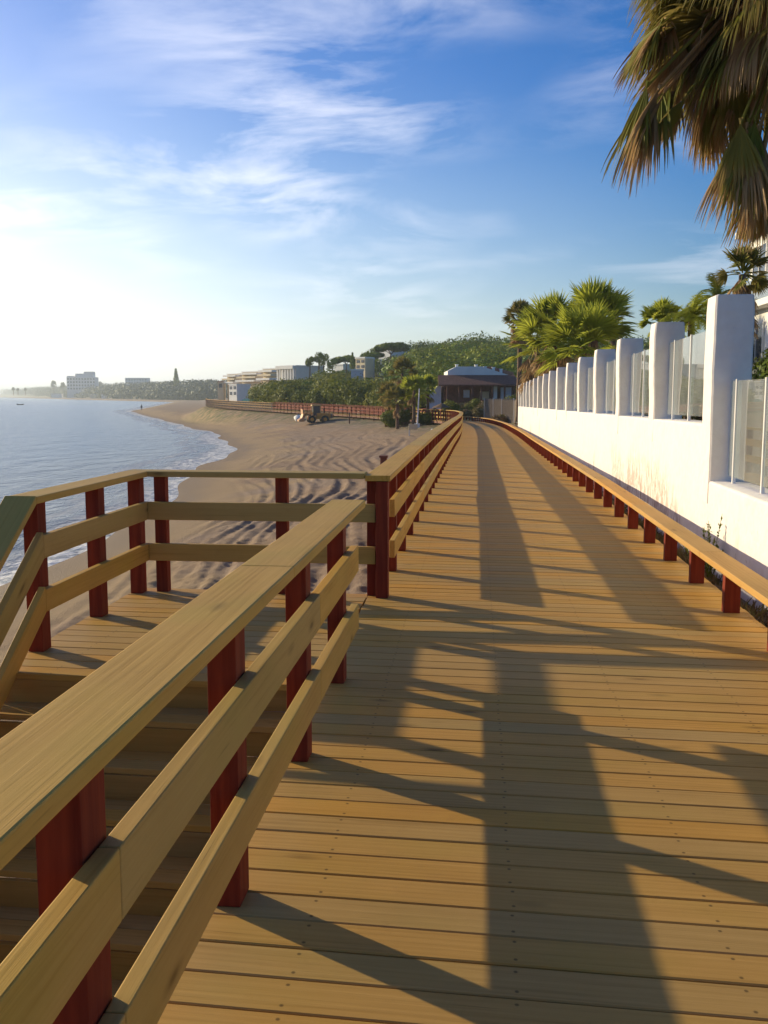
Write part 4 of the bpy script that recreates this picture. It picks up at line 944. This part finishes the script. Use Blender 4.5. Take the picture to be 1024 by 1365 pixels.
# ---------------------------------------------------------------- buildings on the hill and far coast
def block(name, label, px0, px1, pyt, pyb, d, depth, wallm, extra=None, windows=(0, 0), roof=None, rz=0.0, lit=False):
    a, b_ = at(px0, pyt, d), at(px1, pyb, d); c = (a + b_) / 2; W = (at(px1, pyt, d) - at(px0, pyt, d)).length; H = a.z - b_.z; zb = b_.z
    if lit: W *= 1.55; rz = -R(50)
    g = min(gz(c.x, c.y), zb) - 1; t = thing(name, label, 'building', (c.x, c.y, zb), YAW + rz); mb = MB(); mb.box((-W / 2, 0, g - zb), (W / 2, depth, H)); mb.build('wall', wallm, t)
    nx, nz = windows
    for i in range(nx):
        for j in range(nz):
            cw, chh = W / nx, H / nz; x = -W / 2 + cw * (i + .5); z = chh * (j + .5); mb = MB(); mb.box((x - cw * .28, -.08, z - chh * .28), (x + cw * .28, -.01, z + chh * .26)); mb.build('window', M_DARKW, t)
    if roof: mb = MB(); mb.prism([(-W / 2 - .3, H), (W / 2 + .3, H), (W / 2 - W * .25, H + W * .13), (-W / 2 + W * .25, H + W * .13)], -.3, depth + .3, 'y'); mb.build('roof', roof, t)
    else: mb = MB(); mb.box((-W / 2 - .15, -.15, H + .003), (W / 2 + .15, depth + .15, H + .35)); mb.build('roof', M_WHITE, t)
    if extra: extra(t, W, H)
    return t
def cols(t, W, H):
    for k in range(7): x = -W / 2 + W * (k + .02) / 6.15; mb = MB(); mb.box((x, -.9, 0), (x + W * .055, -.55, H - .02)); mb.build('column', M_WHITE, t)
    mb = MB(); mb.box((-W / 2 - .2, -1.1, H - .6), (W / 2 + .1, -.16, H + .25)); mb.build('cornice', M_WHITE, t)
block('colonnade_house', 'white house with a row of tall columns half way up the hill', 371, 396, 489, 508, 250, 9, M_WHITE, cols, lit=True)
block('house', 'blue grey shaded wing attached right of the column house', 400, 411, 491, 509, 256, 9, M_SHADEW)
def steps_ex(n):
    def f(t, W, H):
        for k in range(n):
            z = H * (k + .25) / n; mb = MB(); mb.box((-W / 2, -1.6 - .6 * (n - k), z), (W / 2, -.01, z + H * .16)); mb.build('terrace', M_CREAM if k % 2 else M_WHITE, t)
    return f
block('apartment_building', 'left block of long cream terraced apartments behind the tree belt', 301, 321, 499, 512, 420, 12, M_CREAM, steps_ex(3), (7, 3), lit=True)
block('apartment_building', 'middle block of long cream terraced apartments', 320, 350, 496, 510, 400, 12, M_CREAM, steps_ex(3), (9, 3), lit=True)
block('apartment_building', 'right block of cream terraced apartments nearest the column house', 349, 370, 492, 508, 380, 12, M_CREAM, steps_ex(3), (6, 3), lit=True)
block('house', 'small white cube house below the cream terraces', 304, 317, 513, 528, 300, 5, M_WHITE, None, (2, 2), lit=True); block('house', 'lower white annex right of the small cube house', 317.5, 329, 514, 527, 306, 6, M_SHADEW)
block('house', 'tiny cream house with arched gable among trees left of the cube house', 290, 298, 509, 519, 420, 5, M_CREAM, None, (1, 1), M_TILE)
block('house', 'terraced cream house with tall openings under the cypress', 474, 487, 478, 492, 225, 2.5, M_CREAM, None, (2, 2), lit=True); block('house', 'shaded pale lilac block right of the terraced cream house', 487.5, 499, 479, 494, 228, 6, M_SHADEW)
block('house', 'shaded blue grey lower house with white gable beneath the terraced house', 468, 484, 494, 505, 215, 5, M_SHADEW)
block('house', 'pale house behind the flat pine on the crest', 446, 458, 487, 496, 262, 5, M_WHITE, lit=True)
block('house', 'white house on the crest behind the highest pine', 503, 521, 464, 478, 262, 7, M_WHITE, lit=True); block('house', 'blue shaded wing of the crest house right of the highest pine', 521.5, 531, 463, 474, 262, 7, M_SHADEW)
def far_bits(t, W, H):
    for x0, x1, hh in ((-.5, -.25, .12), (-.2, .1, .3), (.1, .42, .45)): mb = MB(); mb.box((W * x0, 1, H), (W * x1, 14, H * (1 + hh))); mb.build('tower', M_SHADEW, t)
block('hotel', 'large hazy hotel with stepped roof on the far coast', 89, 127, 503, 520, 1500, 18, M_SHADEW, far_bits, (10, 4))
block('apartment_building', 'wide pale building right of the hotel on the far coast', 167, 196, 504, 516, 1300, 18, M_WHITE, None, (8, 3))
block('house', 'tiny cream beach house on the far shore below the hotel', 120, 128, 526, 529, 1250, 8, M_CREAM); block('house', 'tiny orange roofed beach house right of the cream one', 135, 141, 525.5, 529, 1200, 8, M_WHITE, None, (0, 0), M_TILE)
block('house', 'long low white beach house on the far shore left of the cream one', 68, 82, 525, 527.5, 1500, 8, M_WHITE)
cypress('tall narrow spire tree rising above the far tree belt', 235, 491, 512, 900, 3.0, 'norfolk_pine')
for px, pt, lb in ((18, 517, 'leftmost tree rising above the far point'), (24, 518, 'second tree from the left on the far point'), (34, 518, 'third tree from the left on the far point'), (72, 509, 'spiky tree left of the hazy hotel'), (84, 511, 'round tree touching the left of the hazy hotel'), (134, 510, 'small umbrella shaped tree right of the hazy hotel')):
    top, bot = at(px, pt, 1600), at(px, 524, 1600); t = thing('coast_tree', lb, 'tree', (bot.x, bot.y, bot.z)); h = top.z - bot.z; cloud_obj('crown', M_FARF, [(0, 0, h * .75), (0, 0, h * .95)], [h * .30, h * .2], 150, 1.1, t, seed=px); b = MB(); b.tube([(0, 0, -3), (0, 0, h * .8)], [.7, .5], 5); b.build('trunk', M_BARK, t)
# hazy mountain range on the horizon
mt = []; nx = 90
for i in range(nx):
    f = i / (nx - 1); x = -16000 + 22000 * f; mt.append((x, 26000 + 2500 * math.sin(f * 5), max(0, (260 * math.sin(f * math.pi) * (.55 + .45 * math.sin(f * 9 + 1.3)) + 60 * math.sin(f * 31)) * sm(0.1, .35, np.array(f)) )))

# restaurant
def restaurant():
    c = at(637, 540, 104); t = thing('beach_restaurant', 'brown thatched beach restaurant with white roofs and chimneys at the end of the walkway', 'building', (c.x, c.y, c.z - .6), YAW)
    k = 104 / FPX; X = lambda px: (px - 637) * k; Z = lambda py: (540 - py) * k + .6
    b = MB(); b.box((X(592), 1.2, -1.5), (X(686), 9, Z(513.5))); b.build('wall', M_BROWN, t)
    b = MB(); b.add([(X(584), -.9, Z(513)), (X(691), -.9, Z(513)), (X(690), 2.6, Z(499.6)), (X(585.5), 2.6, Z(499.6)), (X(584), -.9, Z(515)), (X(691), -.9, Z(515)), (X(690), 2.6, Z(503)), (X(585.5), 2.6, Z(503))], [(0, 1, 2, 3), (7, 6, 5, 4), (0, 4, 5, 1), (1, 5, 6, 2), (2, 6, 7, 3), (3, 7, 4, 0)]); b.build('thatched_roof', M_THATCH, t)
    b = MB(); b.prism([(X(599), Z(505)), (X(699), Z(505)), (X(684), Z(500)), (X(646), Z(488)), (X(611), Z(488)), (X(599), Z(494))], 3, 9.5, 'y'); b.build('white_roof', M_WHITE, t)
    b = MB(); b.prism([(X(648), Z(488.8)), (X(700), Z(498.5)), (X(700), Z(494)), (X(668), Z(485.5)), (X(652), Z(486))], 9.6, 14, 'y'); b.build('tiled_roof', M_TILE, t)
    for px, pt in ((617, 483.5), (645, 484), (658, 486.5), (670, 487.5), (681, 490)): b = MB(); b.box((X(px - 1.8), 9, Z(pt + 5.5)), (X(px + 1.8), 9.5, Z(pt))); b.box((X(px - 2.4), 8.9, Z(pt) + .003), (X(px + 2.4), 9.6, Z(pt - .9))); b.build('chimney', M_WHITE, t)
    for px in (596, 612, 629, 641, 656, 672, 685): b = MB(); b.box((X(px) - .09, -.5, -1.2), (X(px) + .09, -.32, Z(514.5))); b.build('post', M_BROWN, t)
    b = MB(); b.box((X(641), 1.05, Z(533)), (X(653.5), 1.18, Z(522))); b.build('window', M_CREAM, t)
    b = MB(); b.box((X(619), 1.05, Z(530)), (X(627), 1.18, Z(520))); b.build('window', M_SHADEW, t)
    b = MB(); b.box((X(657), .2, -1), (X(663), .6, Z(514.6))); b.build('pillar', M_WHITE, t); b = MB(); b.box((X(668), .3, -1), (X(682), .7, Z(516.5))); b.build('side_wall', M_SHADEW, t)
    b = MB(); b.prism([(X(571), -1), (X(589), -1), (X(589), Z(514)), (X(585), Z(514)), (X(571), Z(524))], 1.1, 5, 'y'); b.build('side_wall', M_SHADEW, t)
restaurant()
def parasol(px, py, d, lb):
    c = at(px, py, d); z0 = gz(c.x, c.y); t = thing('straw_parasol', lb, 'parasol', (c.x, c.y, z0)); h = c.z - z0; b = MB(); b.tube([(0, 0, 0), (0, 0, h)], .04, 6); b.build('pole', M_BROWN, t)
    b = MB(); n = 12; b.add([(0, 0, h)] + [(math.cos(6.283 * i / n) * .95, math.sin(6.283 * i / n) * .95, h - .45 + random.uniform(-.05, .05)) for i in range(n)], [(0, i + 1, (i + 1) % n + 1) for i in range(n)]); b.build('canopy', M_TRUNK, t)
parasol(589, 537, 92, 'brown straw parasol before the restaurant side wall')
# vegetation by the end of the walkway
for px, pyt, d, kw, lb in ((536, 497, 96, dict(n=40, pet=.8, fan=.9, e0=-45, dead=5), 'tall ragged palm left of the white pole'), (552, 520, 88, dict(n=44, pet=.8, fan=.8, e0=-45, dead=5), 'low bright palm beside the white pole'), (519, 527, 92, dict(n=44, pet=.65, fan=.8, e0=-45, dead=5), 'bushy palm above the brown stake fence'),
                           (571, 517, 90, dict(n=26, pet=.5, fan=.8, dead=6), 'bright palm between the white pole and the restaurant'), (530, 532, 86, dict(n=40, pet=.6, fan=.7, e0=-45, dead=5), 'short palm with a brown skirt among the stakes'), (544, 528, 91, dict(n=40, pet=.8, fan=.8, e0=-45, dead=5), 'green palm behind the short skirted palm')):
    top = at(px, pyt, d); zb = gz(top.x, top.y); fan_palm('fan_palm', lb, (top.x, top.y, zb), top.z - zb, nseg=14, wid=.10, trunk=.14, green=M_PALMG if 'bright' in lb or 'green' in lb else M_PALMN, **kw)
for i, (px, d, r, h, m, lb) in enumerate(((604, 97, 1.3, 1.9, M_BUSH, 'green bush below the thatched roof left of centre'), (618, 98, 1.2, 1.6, M_DRY, 'dry brown bush before the dark restaurant wall'), (633, 97, 1.3, 2.1, M_BUSH, 'green bush in front of the restaurant window'), (652, 95, 1.6, 1.9, M_DRY, 'brown dry brush left of the reed screen'),
        (645, 90, 1.3, 1.0, M_DRY, 'low dry brush where the walkway bends'), (625, 93, 1.4, .9, M_DRY, 'low straw coloured brush beyond the bend'), (664, 88, 1.2, 1.9, M_DRY, 'tall dry brush against the reed screen'), (683, 92, 1.3, 2.6, M_BUSH, 'green bush between the restaurant and the white wall'), (592, 93, 1.0, 1.4, M_BUSH, 'small green bush behind the lattice railing'), (668, 74, .8, .9, M_DRY, 'small dry bush beside the end of the white wall'), (523, 90, 1.5, 1.5, M_BUSH, 'green bush under the palms by the stakes'), (537, 91, 1.6, 1.6, M_BUSH, 'green bush between the palms left of the white pole'), (565, 90, 1.5, 1.3, M_BUSH, 'green bush right of the white pole'), (577, 94, .9, 1.2, M_DRY, 'dry plants at the foot of the restaurant side wall'))):
    c = at(px, 545, d); bush(lb, (c.x, c.y, gz(c.x, c.y)), r, h, 420, .075, m, lobes=8)
def reed():
    t = thing('reed_screen', 'grey reed screen fence between the dry brush and the white wall', 'fence', (2.6, 70, -.5)); b = MB(); pts = [(.35, -1), (.2, 3), (-.6, 7), (-1.2, 11), (-1.9, 16)]
    for (x0, y0), (x1, y1) in zip(pts[:-1], pts[1:]):
        n = 34
        for k in range(n): f = k / n; x, y = x0 + (x1 - x0) * f, y0 + (y1 - y0) * f; b.box((x - .03, y - .05, -.6), (x + .03, y + .06, 1.75 + random.uniform(-.08, .12)))
    b.build('screen', M_REED, t); b = MB(); 
    for x, y in pts: b.box((x - .08, y - .06, -.6), (x - .031, y + .0, 1.9))
    b.build('post', M_WMETAL, t)
reed()
def pole():
    c = at(556, 562, 84); z0 = gz(c.x, c.y); t = thing('white_pole', 'slim pale pole standing by the low palms left of the walkway', 'pole', (c.x, c.y, z0)); top = at(559.5, 518, 84); b = MB(); b.tube([(0, 0, -.2), ((top.x - c.x), 0, top.z - z0)], [.075, .045], 8); b.build('pole', M_WMETAL, t); b = MB(); b.box((-.25, -.25, 0), (.25, .25, .35)); b.build('base', M_WHITE, t, .03)
pole()
def stakes():
    c = at(515, 560, 92); t = thing('stake_fence', 'dark brown stake fence with a thick end post below the low palms', 'fence', (c.x, c.y, gz(c.x, c.y)), YAW); k = 92 / FPX
    for i, x in enumerate(np.arange(.35, 2.6, .3)): b = MB(); b.box((x, .1 + .12 * i, -.3), (x + .12, .2 + .12 * i, 1.45 + random.uniform(-.3, .15))); b.build('stake', M_BROWN, t)
    b = MB(); b.box((-.15, -.1, -.3), (.12, .16, 1.6)); b.build('end_post', M_BROWN, t)
stakes()
def table():
    c = at(549, 568, 70); z = gz(c.x, c.y); t = thing('white_sign', 'small white board on a stake at the sand edge below the white pole', 'sign', (c.x, c.y, z), YAW); b = MB(); b.box((-.22, -.02, -.2), (-.14, .04, .85)); b.build('stake', M_WHITE, t); b = MB(); b.box((-.22, -.06, .45), (.42, -.023, .85)); b.build('board', M_CREAM, t, .02)
table()
def drum(px, py, d, h, r, lb):
    c = at(px, py, d); z = gz(c.x, c.y); b = MB(); b.tube([(0, 0, 0), (0, 0, h * .6), (0, 0, h * .85), (0, 0, h)], [r, r, r * .8, r * .35], 12); o = b.build('marker_post', M_WHITE, smooth=False); o.location = (c.x, c.y, c.z - h); tag(o, lb, 'marker post')
    b = MB(); b.tube([(0, 0, -1.5), (0, 0, -.002)], r * .6, 8); b.build('stem', M_WHITE, o)
drum(577, 571.5, 44, .42, .13, 'taller white rounded marker beside the sea rail of the walkway'); drum(570.5, 576, 44, .30, .09, 'shorter white marker left of the taller rounded one')
v = at(511.5, 607, 21); b = MB(); b.box((-.07, -.07, -3), (.07, .07, -.05)); o = b.build('wooden_stake', M_BROWN, bevel=.01); o.location = v; tag(o, 'dark wooden stake standing in the sand just beyond the landing corner', 'stake'); b = MB(); b.box((-.09, -.09, -.048), (.09, .09, 0)); b.build('cap', M_BROWN, o)

# ---------------------------------------------------------------- things on the sand
def loader():
    c = at(420, 573, 112); z = gz(c.x, c.y); t = thing('wheel_loader', 'orange wheel loader with raised bucket parked on the sand', 'loader', (c.x, c.y, z), YAW + R(12)); S = .8
    def bx(nm, m, *bs, bv=.03, par=None):
        b = MB()
        for lo, hi in bs: b.box(tuple(a * S for a in lo), tuple(a * S for a in hi))
        return b.build(nm, m, par or t, bv)
    for x in (-.55, 1.35):
        for y in (-.95, .95): b = MB(); b.tube([(x * S, (y - .22) * S, .55 * S), (x * S, (y + .22) * S, .55 * S)], .55 * S, 18); w_ = b.build('wheel', M_BLACK, t); b = MB(); b.tube([(x * S, (y - .24) * S, .55 * S), (x * S, (y + .24) * S, .55 * S)], .27 * S, 12); b.build('rim', M_ORANGE, w_)
    bx('body', M_ORANGE, ((.2, -.75, .6), (2.2, .75, 1.45)), ((-1.0, -.6, .5), (.2, .6, 1.0)))
    bx('counterweight', M_STEEL, ((2.2, -.7, .7), (2.55, .7, 1.35)))
    cab = bx('cab', M_DARKW, ((-.35, -.6, 1.05), (.75, .6, 2.45)))
    bx('cab_roof', M_YELLOW, ((-.5, -.7, 2.46), (.9, .7, 2.66)), par=cab)
    bx('cab_pillar', M_YELLOW, ((-.40, -.66, 1.0), (-.28, -.56, 2.45)), ((.66, -.66, 1.0), (.78, -.56, 2.45)), ((-.40, .56, 1.0), (-.28, .66, 2.45)), ((.66, .56, 1.0), (.78, .66, 2.45)), par=cab)
    for y in (-.5, .5):
        b = MB(); b.tube([(-.3 * S, y * S, 1.4 * S), (-1.2 * S, y * S, 1.5 * S), (-1.75 * S, y * S, .7 * S)], [.13 * S, .12 * S, .11 * S], 6); b.build('lift_arm', M_ORANGE, t)
    b = MB(); out = [(-1.7, .25), (-1.62, 1.35), (-1.72, 1.9), (-1.95, 2.0), (-1.85, 1.3), (-2.05, .75), (-2.5, .45), (-2.45, .22)]; b.prism([(x * S, z * S) for x, z in out], -1.15 * S, 1.15 * S, 'y'); b.build('bucket', M_STEEL, t, .02)
    bx('exhaust', M_BLACK, ((1.3, .3, 1.45), (1.42, .42, 2.1)), bv=0)
loader()
def person():
    c = at(189, 553.5, 285); z = gz(c.x, c.y)
    V = [(0, 0, .92), (0, 0, 1.15), (0, 0, 1.38), (0, 0, 1.50), (0, .02, 1.62), (0, .02, 1.72), (.19, 0, 1.40), (.25, .02, 1.12), (.24, .08, .86), (.25, .10, .76), (-.19, 0, 1.40), (-.25, -.02, 1.12), (-.24, .04, .86), (-.25, .06, .76),
         (.10, 0, .88), (.11, .08, .48), (.11, 0, .08), (.11, .14, .03), (-.10, 0, .88), (-.11, -.04, .48), (-.11, -.16, .08), (-.11, -.04, .03)]
    E = [(0, 1), (1, 2), (2, 3), (3, 4), (4, 5), (2, 6), (6, 7), (7, 8), (8, 9), (2, 10), (10, 11), (11, 12), (12, 13), (0, 14), (14, 15), (15, 16), (16, 17), (0, 18), (18, 19), (19, 20), (20, 21)]
    rad = [.15, .14, .16, .06, .10, .08, .06, .045, .035, .035, .06, .045, .035, .035, .09, .06, .04, .04, .09, .06, .04, .04]
    me = bpy.data.meshes.new('person'); me.from_pydata([tuple(k * 1.0 for k in v) for v in V], E, []); me.materials.append(M_CLOTH); o = bpy.data.objects.new('person', me); COL.objects.link(o); o.location = (c.x, c.y, z)
    m = o.modifiers.new('skin', 'SKIN'); 
    for i, r in enumerate(rad): me.skin_vertices[0].data[i].radius = (r, r)
    me.skin_vertices[0].data[0].use_root = True; o.modifiers.new('sub', 'SUBSURF').levels = 1
    tag(o, 'person in dark clothes standing at the tip of the sand by the water', 'person')
    b = MB(); b.tube([(0, .02, 1.63), (0, .015, 1.72), (0, .01, 1.76)], [.115, .10, .04], 10); b.build('hair', M_BLACK, o)
person()
def boat():
    v = at(27, 539.7, 485); t = thing('rowing_boat', 'small dark boat on the water near the left edge', 'boat', (v.x, v.y, -3.2), YAW); b = MB(); n = 9; vs = []
    for i in range(n):
        f = i / (n - 1); x = -1.7 + 3.4 * f; w_ = .6 * math.sin(math.pi * (.12 + .85 * f)) ** .6; k = .28 * (2 * f - 1) ** 2; vs += [(x, -w_, .42 + k), (x, -w_ * .5, -.1 + k * .5), (x, w_ * .5, -.1 + k * .5), (x, w_, .42 + k)]
    fs = [(4 * i + j, 4 * i + j + 1, 4 * i + j + 5, 4 * i + j + 4) for i in range(n - 1) for j in range(3)] + [(0, 3, 2, 1), (4 * n - 4, 4 * n - 3, 4 * n - 2, 4 * n - 1)]
    b.add(vs, fs); b.build('hull', M_DARKW, t); b = MB(); b.box((-.5, -.5, .25), (-.25, .5, .3)); b.box((.4, -.5, .25), (.65, .5, .3)); b.build('bench', M_BROWN, t)
boat()
def tarp():
    c = at(361, 540, 168); t = thing('netting_shelter', 'green netting shelter behind the distant sunlit railing', 'shelter', (c.x, c.y, c.z - 1.2), YAW); b = MB(); W = 5.6
    b.add([(-W, 0, 0), (W, 0, 0), (W, 3, 0), (-W, 3, 0), (-W, 0, 1.6), (W, 0, 1.3), (W * .9, 3, 2.0), (-W * .9, 3, 2.3)], [(0, 1, 5, 4), (1, 2, 6, 5), (2, 3, 7, 6), (3, 0, 4, 7), (4, 5, 6, 7)]); b.build('netting', M_TARP, t)
    for x in (-5.5, -2.7, 0, 2.7, 5.5): b = MB(); b.box((x - .05, -.12, -.5), (x + .05, -.02, 1.55)); b.build('post', M_WMETAL, t)
tarp()
for px, py, d, r, lb in ((399, 559, 118, .55, 'white rounded bag beside the loader bucket'), (455.5, 551.5, 122, .38, 'small white bag on the bank right of the loader'), (483, 556.5, 116, .5, 'pale boulder at the foot of the bank')):
    c = at(px, py, d); V, F = [], []; n1, n2 = 7, 10
    for i in range(n1 + 1):
        for j in range(n2): th, ph = math.pi * i / n1, 2 * math.pi * j / n2; k = r * (1 + .18 * math.sin(3 * ph + th * 2 + px)); V.append((math.sin(th) * math.cos(ph) * k * 1.2, math.sin(th) * math.sin(ph) * k, math.cos(th) * k * .8))
    for i in range(n1):
        for j in range(n2): F.append((i * n2 + j, (i + 1) * n2 + j, (i + 1) * n2 + (j + 1) % n2, i * n2 + (j + 1) % n2))
    b = MB(); b.add(V, F); o = b.build('boulder' if 'boulder' in lb else 'rubble_bag', M_STONE if 'boulder' in lb else M_WHITE, smooth=True); o.location = (c.x, c.y, gz(c.x, c.y) + r * .45); tag(o, lb, 'boulder' if 'boulder' in lb else 'bag')
v = at(466, 566, 104); b = MB(); b.box((-.06, -.06, -.3), (.06, .06, 1.15)); o = b.build('wooden_stake', M_BROWN); o.location = (v.x, v.y, gz(v.x, v.y)); tag(o, 'thin dark stake in the sand right of the wheel loader', 'stake')
#PART3
# ---------------------------------------------------------------- air
mh = bpy.data.materials.new('haze air'); mh.use_nodes = True; th = NT(mh.node_tree); th.n.clear()
pv = th.new('ShaderNodeVolumePrincipled'); pv.inputs['Color'].default_value = (0.80, 0.90, 1.0, 1); pv.inputs['Density'].default_value = 0.00029; pv.inputs['Anisotropy'].default_value = 0.35
om = th.new('ShaderNodeOutputMaterial'); th.l.new(pv.outputs[0], om.inputs['Volume'])
zmin = float(min(Z.min(), -6)) - 1.0
b = MB(); b.box((-9500, -80, zmin), (2600, 12500, 60)); hz = b.build('haze', mh); hz['kind'] = 'stuff'; hz['label'] = 'pale sea haze over the bay'
